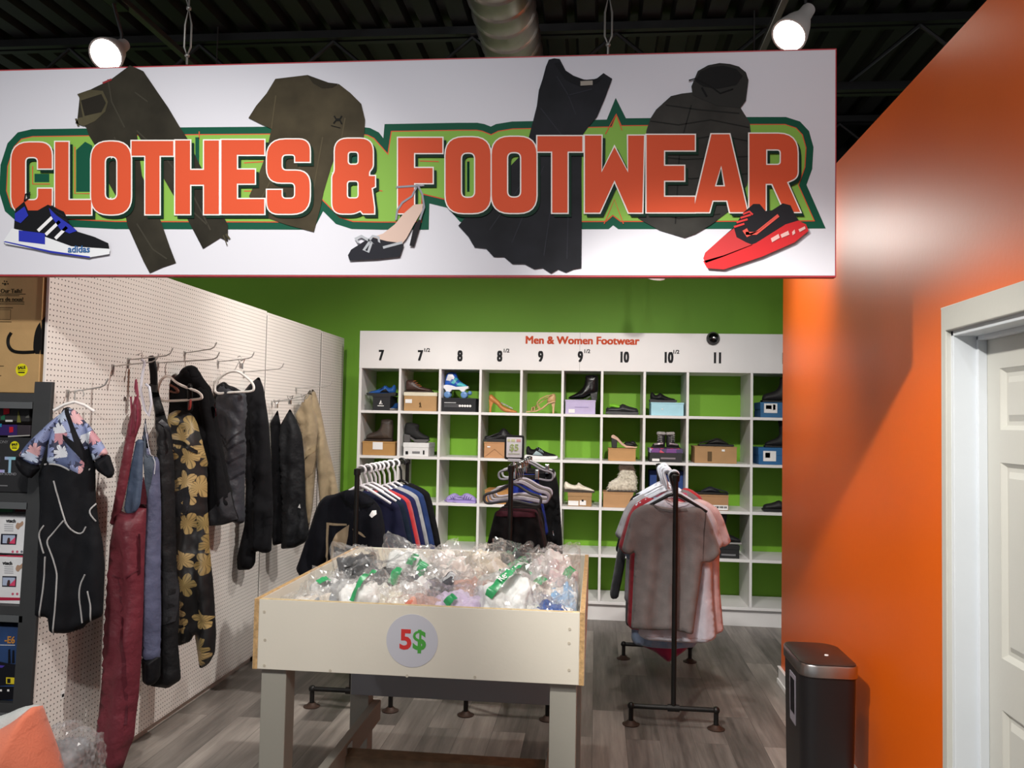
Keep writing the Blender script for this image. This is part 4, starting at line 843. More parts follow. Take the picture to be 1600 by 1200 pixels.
WIRE = mat('hook_wire', 'b9b6b3', .3, .7, .05)
def hook(u, v, ln, label, rise=.02):
    p = at(u, v, 'X', XP); t = thing('peg_hook', label, 'hook', p, 0, 'wire hooks on the pegboard')
    MB().tube([(.004, 0, -.04), (.006, 0, 0), (.03, 0, .002), (ln-.02, 0, rise), (ln, 0, rise+.01), (ln+.012, 0, rise+.035)], .0032, 8).build('wire_arm', WIRE, t, True)
    MB().box(0, .004, -.010, .010, -.020, .008).build('back_plate', WIRE, t, bevel=.001); return p
hk = {}
for n, u, v, ln, lab in (('wet', 105, 612, .16, 'wire peg hook carrying the floral wetsuit'), ('bib', 176, 572, .20, 'wire peg hook carrying the dark red snow bib'), ('strap', 200, 562, .20, 'wire peg hook carrying the wide black shoulder strap'), ('free', 288, 551, .16, 'empty wire peg hook above the black jacket'), ('jack', 246, 567, .30, 'wire peg hook carrying the white velvet hanger'), ('puff', 340, 565, .20, 'wire peg hook carrying the white hanger of the grey padded trousers'), ('trous', 380, 581, .24, 'wire peg hook carrying the long black trousers'), ('short', 424, 628, .24, 'wire peg hook carrying the black shell trousers'), ('khaki', 462, 607, .25, 'wire peg hook carrying the khaki trousers')):
    hk[n] = hook(u, v, ln, lab)

class Plane:
    """A garment's own vertical plane: root Empty at loc turned by th; px() reads an outline into its local (x, z)."""
    def __init__(s, name, label, cat, u, v, Y, th, group=None):
        s.loc = at(u, v, 'Y', Y); s.th = th; s.t = thing(name, label, cat, s.loc, th, group)
        s.d = Vector((math.cos(th), math.sin(th), 0)); s.n = Vector((-math.sin(th), math.cos(th), 0))
    def px(s, pts):
        out = []
        for u, v in pts:
            r = ray(u, v); k = (s.loc-CAMP).dot(s.n)/r.dot(s.n); P = CAMP+r*k; out.append(((P-s.loc).dot(s.d), P.z-s.loc.z))
        return out
def z1(pts): return [(x/3, 420+y/3) for x, y in pts]          # readings from the two enlarged views of the left wall
def z2(pts): return [(x*.35, 780+y*.35) for x, y in pts]
def piping(pf, lines, m, t, r=.003, nm='piping'):
    for ln in lines:
        ln = resample_open(smoothp(resample_open(ln, .03), 2, False), .010); MB().tube(pf.on(ln, .0015), r, 6).build(nm, m, t, True)
def resample_open(P, s):
    out = []
    for a, b in zip(P, P[1:]):
        a, b = Vector(a), Vector(b); k = max(1, int((b-a).length/s)); out += [tuple(a+(b-a)*(i/k)) for i in range(k)]
    return out+[tuple(P[-1])]

NEO = mat('neoprene', '15161a', .75, 0, .12, 30, .1, 200, .15); PIPE = mat('grey_piping', 'a9a8a8', .6)
# wetsuit
g = Plane('wetsuit', 'short black wetsuit with a floral top and grey piping, hanging nearest on the pegboard', 'wetsuit', 112, 640, 2.955, .40)
body = Puff(g.px([(84, 690), (100, 660), (122, 660), (140, 690), (149, 725), (150, 780), (154, 815), (161, 850), (164, 885), (161, 962), (136, 974), (131, 981), (104, 990), (77, 989), (74, 963), (54, 965), (57, 900), (60, 832), (62, 790), (60, 741)]), .036, .05, drape(1, .006, .11, 0, .8))
body.build('body', NEO, g.t)
FLO = flower_mat('tropical_print', '31354e', ['8f9bc4', 'd9a9ac', 'b9c6dc', '5b688f', 'dfe3ea', 'c98f98'], 24, .034, 1.0, 7, .6, .55)
yoke = Puff(g.px([(92, 650), (104, 637), (118, 640), (128, 651), (138, 664), (140, 700), (141, 732), (130, 749), (100, 733), (73, 724), (76, 690), (84, 664)]), .042, .05, drape(2, .007, .12, 0, .7), y=-.006)
yoke.build('floral_yoke', FLO, g.t)
for pts, cuff in (([(98, 644), (78, 660), (46, 690), (29, 712), (44, 724), (64, 730), (72, 700), (88, 668)], [(29, 711), (24, 722), (32, 738), (48, 749), (58, 740), (66, 729), (46, 722)]), ([(126, 650), (143, 667), (160, 690), (171, 709), (158, 716), (147, 722), (140, 700), (134, 668)], [(171, 708), (181, 738), (173, 749), (160, 741), (150, 733), (147, 721), (160, 714)])):
    Puff(g.px(pts), .034, .04, drape(3, .008, .08, 0, .8), y=-.012).build('sleeve', FLO, g.t)
    Puff(g.px(cuff), .032, .03, drape(4, .006, .07, 0, .8), y=-.010).build('cuff', NEO, g.t)
yoke.patch('collar_zip', g.px([(103, 640), (109, 638), (120, 668), (137, 705), (140, 726), (133, 720), (122, 706), (103, 686), (102, 678), (120, 690), (112, 665)]), NEO, g.t, .004)
Puff(g.px([(94, 646), (98, 638), (106, 635), (113, 640), (108, 652), (99, 654)]), .022, .02, y=.01).build('collar', NEO, g.t)
piping(yoke, [g.px([(73, 725), (85, 724), (100, 727), (118, 737), (130, 748)]), g.px([(130, 748), (142, 732)])], PIPE, g.t, .0035)
piping(body, [g.px(z1([(258, 992), (300, 1120), (325, 1195)])+z2([(300, 85), (318, 120), (345, 146), (374, 150), (390, 118)])), g.px(z2([(297, 88), (215, 180), (250, 270), (265, 320), (262, 420), (245, 592)])), g.px(z2([(430, 20), (400, 50), (432, 95)])), g.px(z2([(388, 328), (362, 380), (360, 440), (373, 545)])), g.px(z2([(205, 112), (178, 150), (205, 235)])), g.px(z2([(400, 400), (412, 470), (410, 540)])), g.px(z2([(210, 250), (200, 400), (183, 520)]))], PIPE, g.t, .003)
def small_hanger(t, z, wd=.3, m=WPLAST, hook_h=.06, y=0, rise=.035):
    MB().tube([(-wd/2, y, z-rise), (-wd/4, y, z-.012), (0, y, z), (wd/4, y, z-.012), (wd/2, y, z-rise)], .006, 8).build('shoulder_bar', m, t, True)
    MB().tube([(0, y, z), (0, y, z+hook_h*.6)]+[(.016+.016*math.cos(a), y, z+hook_h*.6+.016*math.sin(a)) for a in (3.1, 2.4, 1.6, .8, 0, -.7)], .0022, 8).build('hook', WIRE, t, True)
h = thing('hanger', 'pale plastic hanger inside the collar of the floral wetsuit', 'hanger', g.loc+Vector((0, .015, .03)), .40, 'garment hangers'); small_hanger(h, 0, .14, WPLAST, .05)

# dark red snow bib
BURG = nylon('6b2a35', .5)
def bibp(*a): return Plane(*a)
g = Plane('snow_bib', 'long dark red snow bib overalls hanging right of the wetsuit', 'overalls', 212, 700, 3.34, .12, 'overalls on the pegboard')
bd = Puff(g.px(z2([(520, -10), (505, 110), (490, 200), (478, 380), (470, 560), (462, 720), (440, 960), (416, 1140), (420, 1180), (500, 1205), (545, 1210), (575, 1120), (600, 1060), (606, 985), (622, 850), (632, 700), (640, 480), (645, 250), (652, 120), (655, -20), (640, -110), (625, 30), (600, 60), (560, 64), (535, 45)])), .055, .06, drape(5, .012, .10, .1, .7, .06))
bd.build('trousers', BURG, g.t)
side = Puff(g.px(z1([(650, 590), (630, 620), (600, 760), (560, 980), (535, 1120), (520, 1200), (560, 1200), (600, 1030), (640, 800), (668, 720), (668, 640)])), .02, .02, drape(6, .006, .08, 0), y=-.012); side.build('left_bib_edge', BURG, g.t)
Puff(g.px(z1([(632, 800), (600, 960), (575, 1130), (590, 1160), (640, 1150), (660, 1100), (665, 900), (668, 800)])), .015, .02, drape(7, .005, .06), y=.012).build('blue_grey_lining', nylon('44536a', .6), g.t)
bd.patch('front_seam', g.px(z2([(540, 340), (548, 340), (580, 560), (590, 700), (586, 990), (575, 990), (575, 720), (562, 560)])), nylon('57202b'), g.t, .002)
bd.patch('leg_pocket', g.px(z2([(634, 150), (640, 150), (638, 330), (632, 330)])), nylon('3d151d'), g.t, .002)
bd.patch('thigh_seam', g.px(z2([(520, 330), (560, 345), (600, 330), (640, 300), (640, 306), (600, 338), (560, 352), (520, 337)])), nylon('57202b'), g.t, .002)
for q in (z1([(655, 590), (648, 560), (652, 520), (660, 590), (655, 640)]), z1([(650, 600), (640, 700), (652, 770), (660, 700), (657, 610)]), z1([(628, 600), (634, 700), (625, 780)])):
    MB().tube([(x, -.03, z) for x, z in g.px(q)], .0045, 8).build('shoulder_strap', nylon('7d2c40'), g.t, True)
hg = thing('hanger', 'clear plastic hanger above the dark red snow bib', 'hanger', at(226, 590, 'Y', 3.36), .12, 'garment hangers')
CLEARP = mat('clear_plastic', 'c9c9d2', .15, 0, .05, 30, 0, 60, .8)
P = [(x, 0, z) for x, z in (lambda L: [(p.x-hg.location.x, p.z-hg.location.z) for p in L])([at(u, v, 'Y', 3.36) for u, v in [(222, 562), (226, 566), (222, 590), (220, 610), (226, 640), (232, 650), (236, 630), (233, 605), (228, 600)]])]
MB().tube(P, .006, 8).build('looped_body', CLEARP, hg, True); MB().tube([P[0], (P[0][0], 0, P[0][2]+.03), (P[0][0]-.02, 0, P[0][2]+.02)], .0025, 6).build('hook', WIRE, hg, True)

# blue grey bib
BLG = nylon('565a74', .5)
g = Plane('snow_bib', 'slate blue snow bib overalls between the dark red bib and the black bib', 'overalls', 235, 700, 3.45, .12, 'overalls on the pegboard')
bd = Puff(g.px([(222, 690), (226, 740), (222, 800), (218, 900), (220, 1000), (222, 1030), (236, 1036), (250, 1030), (252, 960), (251, 900), (252, 800), (249, 720), (244, 712), (236, 715), (231, 680), (227, 650)]), .045, .05, drape(8, .010, .08, .1, .8)); bd.build('trousers', BLG, g.t)
bd.patch('bib_panel', g.px([(228, 660), (233, 710), (246, 716), (243, 745), (236, 780), (233, 760)]), nylon('3f4a58', .6), g.t, .003)
piping(bd, [g.px([(230, 662), (234, 690), (240, 712), (247, 720), (246, 740)])], mat('white_trim', 'c9c9cf', .6), g.t, .0018, 'white_trim')
text('leg_lettering', 'ZB', .028, PAPER, g.t, (g.px([(229, 946)])[0][0]-.005, bd.front(*g.px([(232, 946)])[0])-.006, g.px([(229, 946)])[0][1]), bold=.0006)
Puff(g.px([(222, 1026), (224, 1066), (238, 1072), (249, 1060), (250, 1024)]), .04, .04, drape(9, .006, .06)).build('black_hem', nylon('121215', .6), g.t)

# black bib with wide strap
BLN = nylon('1c1c1e', .55)
g = Plane('snow_bib', 'black snow bib overalls hung by a wide buckled shoulder strap', 'overalls', 240, 570, 3.60, .12, 'overalls on the pegboard')
bd = Puff(g.px([(234, 600), (246, 606), (256, 640), (266, 672), (272, 720), (274, 800), (276, 890), (281, 920), (280, 970), (278, 1000), (283, 1062), (262, 1076), (236, 1072), (228, 1060), (236, 960), (240, 880), (243, 800), (246, 720), (244, 660)]), .05, .05, drape(10, .012, .09, .1, .8)); bd.build('trousers', BLN, g.t)
Puff(g.px([(231, 556), (242, 555), (246, 580), (247, 608), (235, 608), (234, 585)]), .008, .01).build('shoulder_strap', nylon('0e0e10', .6), g.t)
Puff(g.px([(234, 600), (247, 602), (247, 614), (234, 612)]), .012, .006, y=-.006, smooth=0).build('strap_buckle', BLACK, g.t)
bd.patch('knee_patch', g.px([(250, 888), (278, 892), (282, 935), (278, 968), (254, 974), (246, 930)]), nylon('2a2a2d', .6), g.t, .003)
bd.patch('bib_seam', g.px([(258, 655), (272, 668), (276, 700), (272, 702), (268, 674), (256, 660)]), nylon('343438'), g.t, .003)

# black and gold floral trousers
HY = hk['jack'].y
GOLD = flower_mat('gold_flower_print', '131214', ['a98f5c', '96804f', 'b59a68', '8d7647'], 10.5, .055, .72, 5, .5, .5)
g = Plane('floral_trousers', 'black snow trousers printed with gold flowers, hung on the white velvet hanger', 'trousers', 290, 640, HY+.018, .10, 'trousers on the pegboard')
bd = Puff(g.px([(262, 648), (276, 640), (300, 646), (308, 660), (316, 690), (324, 720), (324, 780), (328, 860), (334, 920), (338, 990), (336, 1020), (326, 1038), (312, 1046), (307, 1010), (304, 990), (298, 1002), (278, 1010), (276, 960), (270, 880), (268, 800), (264, 720), (260, 670)]), .055, .06, drape(11, .014, .09, .1, .9)); bd.build('trousers', GOLD, g.t)
bd.patch('belt_webbing', g.px([(268, 684), (300, 690), (314, 704), (314, 709), (298, 696), (268, 690)]), nylon('0d0d0e'), g.t, .005)
bd.patch('plain_hem', g.px([(278, 975), (300, 972), (303, 992), (298, 1000), (279, 1008)]), BLN, g.t, .004)
bd.patch('pocket_flap', g.px([(272, 770), (304, 758), (306, 775), (302, 800), (276, 808)]), nylon('26262a', .6), g.t, .006)
Puff(g.px([(294, 600), (302, 599), (303, 642), (295, 646)]), .014, .01, y=-.012).build('webbing_loop', nylon('0c0c0e'), g.t)
Puff(g.px([(300, 625), (304, 624), (303, 640), (298, 642)]), .008, .006, y=-.036).build('red_pull_tab', nylon('8d2f28'), g.t)
VELV = mat('white_velvet', 'ece5de', .8, 0, .04, 60)
def tri_hanger(label, pts, Y, th, m, hookpts=None, r=.0065, group='garment hangers'):
    P = [at(u, v, 'Y', Y) for u, v in pts]; c = sum((Vector(p) for p in P), Vector())/len(P)
    t = thing('hanger', label, 'hanger', c, th, group); L = [((p-c).x, 0, (p-c).z) for p in P]
    MB().tube([(x, 0, z) for x, z in smoothp([(a[0], a[2]) for a in L], 2)], r, 8, True).build('body', m, t, True)
    if hookpts:
        H = [at(u, v, 'Y', Y)-c for u, v in hookpts]; MB().tube([(p.x, 0, p.z) for p in H], .0022, 8).build('hook', WIRE, t, True)
    return t
tri_hanger('white velvet hanger with one strap over it, in front of the black jacket', [(247, 627), (246, 610), (250, 596), (257, 588), (266, 588), (275, 598), (292, 606), (308, 611), (315, 617), (316, 622), (310, 624), (280, 626)], HY, 0, VELV, [(259, 588), (258, 578), (259, 570), (262, 565), (266, 567)])
# black jacket
JK = mat('black_softshell', '0e0e11', .8, 0, .15, 20, .15, 120, .12, .02)
g = Plane('jacket', 'black zip jacket with a high collar hanging behind the floral trousers', 'jacket', 310, 640, 4.02, .10)
bd = Puff(g.px([(268, 594), (284, 580), (292, 572), (302, 570), (312, 580), (318, 592), (330, 606), (338, 640), (346, 690), (356, 740), (366, 790), (374, 812), (350, 820), (328, 822), (300, 818), (270, 800), (266, 700), (262, 640)]), .06, .06, drape(12, .012, .11, 0, .8)); bd.build('body', JK, g.t)
Puff(g.px([(280, 590), (286, 576), (298, 570), (308, 573), (314, 590), (304, 600), (290, 602)]), .045, .03, y=-.01).build('collar', JK, g.t)
slv = Puff(g.px([(312, 600), (330, 612), (336, 650), (346, 700), (358, 756), (364, 790), (344, 796), (336, 740), (326, 690), (316, 650)]), .035, .04, drape(13, .008, .06), y=-.04); slv.build('sleeve', JK, g.t)
bd.patch('grey_hem_panel', g.px([(330, 800), (362, 768), (374, 810), (350, 818), (330, 820)]), nylon('2c2c30', .6), g.t, .008)
bd.patch('red_lettering', g.px([(337, 633), (340, 632), (342, 650), (339, 651)]), ink('a23b4a'), g.t, .004)
tri_hanger('brown wooden hanger showing inside the black jacket collar', [(250, 618), (252, 604), (262, 600), (272, 604), (280, 612), (274, 614), (264, 610), (256, 614)], 3.96, 0, mat('brown_wood', '5e3220', .5, 0, .2, 30), None, .008)
# grey padded trousers
PUF = nylon('34363d', .5)
g = Plane('padded_trousers', 'dark grey padded snow trousers under the white hanger, right of the black jacket', 'trousers', 360, 620, 4.48, .10, 'trousers on the pegboard')
bd = Puff(g.px([(338, 604), (352, 600), (366, 606), (384, 614), (386, 640), (382, 676), (385, 700), (382, 760), (383, 816), (370, 820), (352, 800), (345, 740), (340, 680), (336, 640)]), .06, .05, drape(14, .010, .14, .2, 1.3)); bd.build('trousers', PUF, g.t)
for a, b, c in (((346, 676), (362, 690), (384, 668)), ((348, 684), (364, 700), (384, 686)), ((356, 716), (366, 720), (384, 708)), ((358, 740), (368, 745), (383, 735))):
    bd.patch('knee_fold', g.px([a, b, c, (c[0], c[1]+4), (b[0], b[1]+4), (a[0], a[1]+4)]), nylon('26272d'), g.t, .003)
Puff(g.px([(337, 606), (346, 598), (352, 596), (358, 602), (366, 604), (380, 612), (360, 612), (345, 610)]), .03, .03, drape(15, .012, .03), y=-.01).build('gathered_waist', nylon('1d1e22'), g.t)
tri_hanger('white plastic hanger clipped over the dark grey padded trousers', [(336, 616), (336, 600), (345, 588), (360, 580), (372, 580), (386, 590), (396, 600), (397, 609), (392, 612), (360, 613)], 4.43, 0, WPLAST, [(366, 580), (372, 568), (378, 562), (376, 556), (371, 558)], .007)
# long black trousers
BLW = cloth('131316', .8)
g = Plane('black_trousers', 'long black trousers gathered on a hook beside the first pegboard seam', 'trousers', 404, 600, 4.80, .10, 'trousers on the pegboard')
bd = Puff(g.px([(378, 615), (390, 600), (405, 588), (412, 606), (420, 660), (424, 720), (427, 800), (424, 862), (412, 865), (400, 860), (399, 880), (392, 890), (371, 891), (370, 872), (382, 820), (384, 760), (380, 700), (376, 650)]), .05, .05, drape(16, .014, .07, .1, .8)); bd.build('trousers', BLW, g.t)
bd.patch('front_leg_edge', g.px([(396, 640), (400, 640), (402, 760), (400, 858), (396, 858), (398, 760)]), cloth('08080a'), g.t, .002)
# black shell trousers
g = Plane('shell_trousers', 'black nylon shell trousers clipped on wire clips, left of the khaki trousers', 'trousers', 450, 660, 5.24, .10, 'trousers on the pegboard')
SHELL = nylon('121316', .65)
bd = Puff(g.px([(438, 664), (453, 638), (462, 654), (472, 680), (476, 720), (478, 790), (484, 838), (476, 848), (460, 856), (439, 858), (440, 800), (438, 740), (436, 690)]), .055, .05, drape(17, .013, .09, .1, .7)); bd.build('front_leg', SHELL, g.t)
b2 = Puff(g.px([(420, 660), (432, 640), (438, 670), (440, 740), (440, 850), (424, 854), (420, 800), (422, 720)]), .045, .04, drape(18, .012, .06), y=.03); b2.build('rear_leg', cloth('101013'), g.t)
bd.patch('leg_logo', g.px([(468, 792), (471, 786), (473, 793)]), PAPER, g.t, .003)
def clip(label, u, v, Y):
    p = at(u, v, 'Y', Y); t = thing('hanger_clip', label, 'clip', p, 0, 'wire hanger clips'); m = CHROME
    MB().box(-.010, .010, -.008, .008, -.02, .012).build('jaw', m, t, bevel=.003); MB().tube([(-.010, 0, .012), (-.02, 0, .035), (0, 0, .026), (.02, 0, .038), (.010, 0, .012)], .003, 6).build('spring_arms', m, t, True)
for u, v, Y, lab in ((432, 633, 5.21, 'metal clip on the rear leg of the black shell trousers'), (453, 627, 5.21, 'metal clip at the top of the black shell trousers'), (474, 624, 5.62, 'metal clip at the left of the khaki waistband'), (377, 571, 4.45, 'dark metal clip on the hook wire above the padded trousers')): clip(lab, u, v, Y)
wr_ = MB().tube([at(424, 628, 'Y', 5.20), at(450, 624, 'Y', 5.21), at(478, 618, 'Y', 5.22)], .003, 6).build('clip_bar', WIRE, None, True); tag(wr_, 'thin wire hanger bar holding the clips above the black shell trousers', 'hanger')
# khaki trousers
KH = cloth('8d7d63', .8)
g = Plane('khaki_trousers', 'khaki cargo trousers hanging farthest on the pegboard', 'trousers', 486, 640, 5.72, .10, 'trousers on the pegboard')
b2 = Puff(g.px([(486, 607), (492, 612), (500, 640), (510, 690), (520, 730), (530, 778), (514, 800), (500, 800), (492, 720), (482, 660)]), .06, .05, drape(19, .016, .09, .1, .6), y=.02); b2.build('rear_leg', KH, g.t)
bd = Puff(g.px([(462, 648), (474, 626), (486, 608), (492, 630), (498, 664), (498, 700), (494, 740), (490, 790), (484, 826), (476, 812), (476, 760), (474, 700), (470, 668)]), .06, .05, drape(20, .016, .08, .1, .8), y=-.02); bd.build('front_leg', KH, g.t)
bd.patch('cargo_pocket', g.px([(477, 712), (495, 696), (496, 716), (492, 738), (478, 752)]), cloth('7c6c54', .8), g.t, .008)
bd.patch('pocket_flap', g.px([(476, 712), (496, 694), (496, 704), (484, 714), (477, 724)]), cloth('847459', .8), g.t, .014)

# ------------------------------------------------------------------ pipe racks
RUST = mat('rusty_flange', '3f2c22', .6, .3, .25, 40)
def rack(label, x, y0, y1, zr, fw=.43, zb=.095, xb=None, hide=0):
    t = thing('garment_rack', label, 'clothes rack', (x, y0, 0), 0, 'black pipe garment racks'); L = y1-y0; dx = (xb-x) if xb is not None else 0
    MB().tube([(0, 0, zr), (dx, L, zr)], .0125, 12).build('top_rail', BLACKP, t, True)
    for px_, y in ((0, 0), (dx, L)):
        b = MB().tube([(px_, y, zb), (px_, y, zr)], .0135, 12); b.lathe([(.001, -.02), (.019, -.02), (.019, .012), (.001, .016)], (px_, y, zr), (0, 0, 1), 12).build('post', BLACKP, t, True)
        b = MB().tube([(px_-fw/2, y, zb), (px_+fw/2, y, zb)], .0125, 12); b.tube([(px_-.03, y, zb), (px_+.03, y, zb)], .018, 12).build('foot_bar', BLACKP, t, True)
        for s in (-1, 1):
            b = MB().tube([(px_+s*fw/2, y, .008), (px_+s*fw/2, y, zb+.004)], .0125, 12); b.ball((px_+s*fw/2, y, zb), .019).build('leg', BLACKP, t, True)
            f = MB().lathe([(.001, .0), (.043, .0), (.045, .004), (.030, .009), (.018, .022), (.001, .022)], (px_+s*fw/2, y, .0), (0, 0, 1), 20).build('flange', RUST, t, True)
    return t
RXL, RXM, RXR = -1.282, -.448, .412
RY0, RY1 = 4.40, 5.60
ZRL, ZRM, ZRR = 1.262, 1.30, 1.272
rack('black pipe rack of dark sweaters, behind the left end of the bin table', RXL, RY0, RY1, ZRL)
rack('black pipe rack of skirts and trousers, the middle rack behind the bin table', RXM, RY0, RY1, ZRM)
rack('black pipe rack of t-shirts at the right, in front of the shelf', RXR, RY0, RY1, ZRR)

def top_hanger(label, x, y, zr, m, wd=.36, drop=.115, hookr=.021, hr=.0055, rot=0, kind='bar', group='hangers on the racks'):
    t = thing('hanger', label, 'hanger', (x, y, zr), rot, group)
    R = hookr; H = [(R*math.cos(a), 0, R*math.sin(a)) for a in [math.radians(d) for d in range(-40, 200, 20)]]
    H += [(-R*.75, 0, -R*.9), (-.004, 0, -.055), (0, 0, -drop+.02)]
    MB().tube(H, hr if kind == 'bar' else .0028, 8).build('hook', m if kind == 'bar' else CHROME, t, True)
    w_ = wd/2
    if kind == 'bar':
        MB().tube([(-w_, 0, -drop-.075), (-w_*.6, 0, -drop-.035), (-w_*.2, 0, -drop+.004), (0, 0, -drop+.016), (w_*.2, 0, -drop+.004), (w_*.6, 0, -drop-.035), (w_, 0, -drop-.075)], [.007, .008, .009, .01, .009, .008, .007], 8).build('shoulder_bar', m, t, True)
    else:
        P = smoothp([(-w_, -drop-.06), (-w_*.95, -drop-.03), (-w_*.6, -drop-.02), (-w_*.2, -drop+.02), (0, -drop+.03), (w_*.2, -drop+.02), (w_*.6, -drop-.02), (w_*.95, -drop-.03), (w_, -drop-.06), (w_*.9, -drop-.085), (w_*.4, -drop-.07), (0, -drop-.06), (-w_*.4, -drop-.07), (-w_*.9, -drop-.085)], 2)
        MB().tube([(a, 0, b) for a, b in P], .0075, 8, True).build('looped_body', m, t, True)
    return t
def sym(half): return half+[(-x, z) for x, z in half[::-1]]
SWEAT = sym([(0, -.012), (.06, 0), (.075, -.004), (.15, -.035), (.185, -.06), (.205, -.12), (.25, -.30), (.285, -.46), (.275, -.485), (.235, -.48), (.20, -.34), (.19, -.26), (.19, -.58), (.18, -.60)])
def scale(P, a, b): return [(x*a, z*b) for x, z in P]
WH = mat('white_hanger', 'dedce0', .35, 0, .03)
sw_specs = [('121319', 'black sweater with a tan print and a price tag, front of the left rack', 0), ('1a1c33', 'navy sweater directly behind the black sweater with the tan print', 1), ('15202f', 'dark teal blue sweater third from the front of the left rack', 2), ('1b1c3c', 'deep navy sweater just in front of the red one', 3), ('a8262b', 'bright red sweater with a white price tag on the left rack', 4), ('1c1e44', 'navy sweater directly behind the red one', 5), ('8c8d90', 'light grey sweater behind the red one on the left rack', 6), ('23345f', 'royal blue sweater near the back of the left rack', 7), ('101012', 'black sweater at the back end of the left rack', 8)]
ys = [4.475, 4.60, 4.70, 4.79, 4.88, 4.99, 5.12, 5.26, 5.43]
for (hexc, lab, i), y in zip(sw_specs, ys):
    m = cloth(hexc, .9, .3)
    top_hanger(drop=.10 if i < 3 else .135, hookr=.024, hr=.0075, wd=.34 if i < 3 else .28, label=('white hanger' if i != 8 else 'black hanger')+' under the '+lab.split(' sweater')[0]+(' sweater' if i not in (1, 5) else ' sweater %s' % lab.split('sweater ')[1].replace('directly ', '')), x=RXL, y=y, zr=ZRL, m=WH if i != 8 else BLACK)
    if i == 0:
        g = Plane('sweater', lab, 'sweater', 552, 772, y, 0, 'sweaters on the left rack')
        P = g.px([(548, 764), (536, 767), (524, 772), (508, 775), (499, 784), (492, 800), (480, 838), (468, 874), (462, 890), (470, 902), (490, 908), (506, 880), (512, 870), (514, 940), (514, 1010), (600, 1014), (603, 900), (603, 850), (601, 820), (596, 796), (588, 784), (576, 774), (562, 766)])
        b = Puff(P, .045, .05, drape(30, .009, .10, 0, .7)); b.build('body', m, g.t)
        b.patch('neck_rib', g.px([(534, 772), (552, 786), (575, 786), (588, 783), (582, 790), (560, 795), (542, 788)]), cloth('0c0d10', .9), g.t, .004)
        tan = cloth('9c8a70', .8)
        b.patch('print_frame', g.px([(514, 815), (545, 817), (546, 820), (518, 819), (514, 880), (511, 880)]), tan, g.t, .003, .008)
        b.patch('print_shape', g.px([(550, 818), (548, 835), (541, 858), (526, 850), (525, 872), (520, 876), (522, 850), (530, 832), (540, 824)]), tan, g.t, .003, .008)
        b.patch('print_shape', g.px([(556, 824), (568, 830), (575, 838), (572, 838), (564, 832), (560, 836)]), tan, g.t, .003, .006)
        tg = b.patch('price_tag', g.px([(586, 796), (591, 796), (592, 802), (586, 807), (582, 803)]), PAPER, g.t, .006, .006)
        b.patch('neck_label', g.px([(558, 792), (566, 791), (566, 797), (558, 798)]), cloth('3a3b44', .9), g.t, .004, .006)
    else:
        t = thing('sweater', lab, 'sweater', (RXL+.0, y, ZRL-.135), 0, 'sweaters on the left rack')
        b = Puff(scale(SWEAT, 1.0+.03*(i % 3-1), 1.0+.05*((i*7) % 3-1)), .030, .035, drape(30+i, .008, .09, 0, .6)); b.build('body', m, t)
        b.patch('neck_rib', [(-.07, -.005), (-.05, -.04), (0, -.055), (.05, -.04), (.07, -.005), (.05, -.025), (0, -.038), (-.05, -.025)], m, t, .004)
        if i == 4: b.patch('price_tag', [(.12, -.10), (.15, -.09), (.155, -.12), (.13, -.14), (.115, -.125)], PAPER, t, .006, .008)
        if i == 6: b.patch('side_label', [(.15, -.08), (.165, -.075), (.165, -.10), (.15, -.105)], PAPER, t, .006, .008)

# middle rack
SKIRT = sym([(0, 0), (.09, 0), (.115, -.01), (.145, -.14), (.19, -.34), (.235, -.58), (.2, -.60), (.1, -.59), (0, -.60)])
TROU = [(-.10, 0), (.10, 0), (.125, -.10), (.15, -.4), (.165, -.74), (.05, -.75), (.015, -.25), (-.015, -.25), (-.05, -.75), (-.165, -.74), (-.15, -.4), (-.125, -.10)]
md = [('131112', SKIRT, 'skirt', 'black flared skirt with a maroon waistband, front of the middle rack', 'gunmetal hanger of the black skirt with the maroon waistband', '3b3a3d', 1.0),
      ('3a2027', SKIRT, 'skirt', 'dark maroon skirt behind the black flared skirt', 'lilac velvet hanger of the dark maroon skirt', '8f8a99', .95),
      ('38302e', SKIRT, 'skirt', 'brown grey skirt third from the front of the middle rack', 'pale grey velvet hanger of the brown grey skirt', 'a7a2a8', 1.0),
      ('1a181a', TROU, 'trousers', 'black trousers fourth from the front of the middle rack', 'taupe velvet hanger of the black trousers', '6f6763', 1.0),
      ('17181c', TROU, 'trousers', 'near-black trousers fifth from the front of the middle rack', 'light lilac velvet hanger of the near-black trousers', 'b5afbb', 1.02),
      ('24358f', SKIRT, 'skirt', 'short royal blue skirt near the back of the middle rack', 'grey velvet hanger of the royal blue skirt', '77737a', .62),
      ('101012', TROU, 'trousers', 'long black trousers with a zip pocket at the back of the middle rack', 'steel clip hanger of the long black trousers at the back', '9c9ca0', 1.15)]
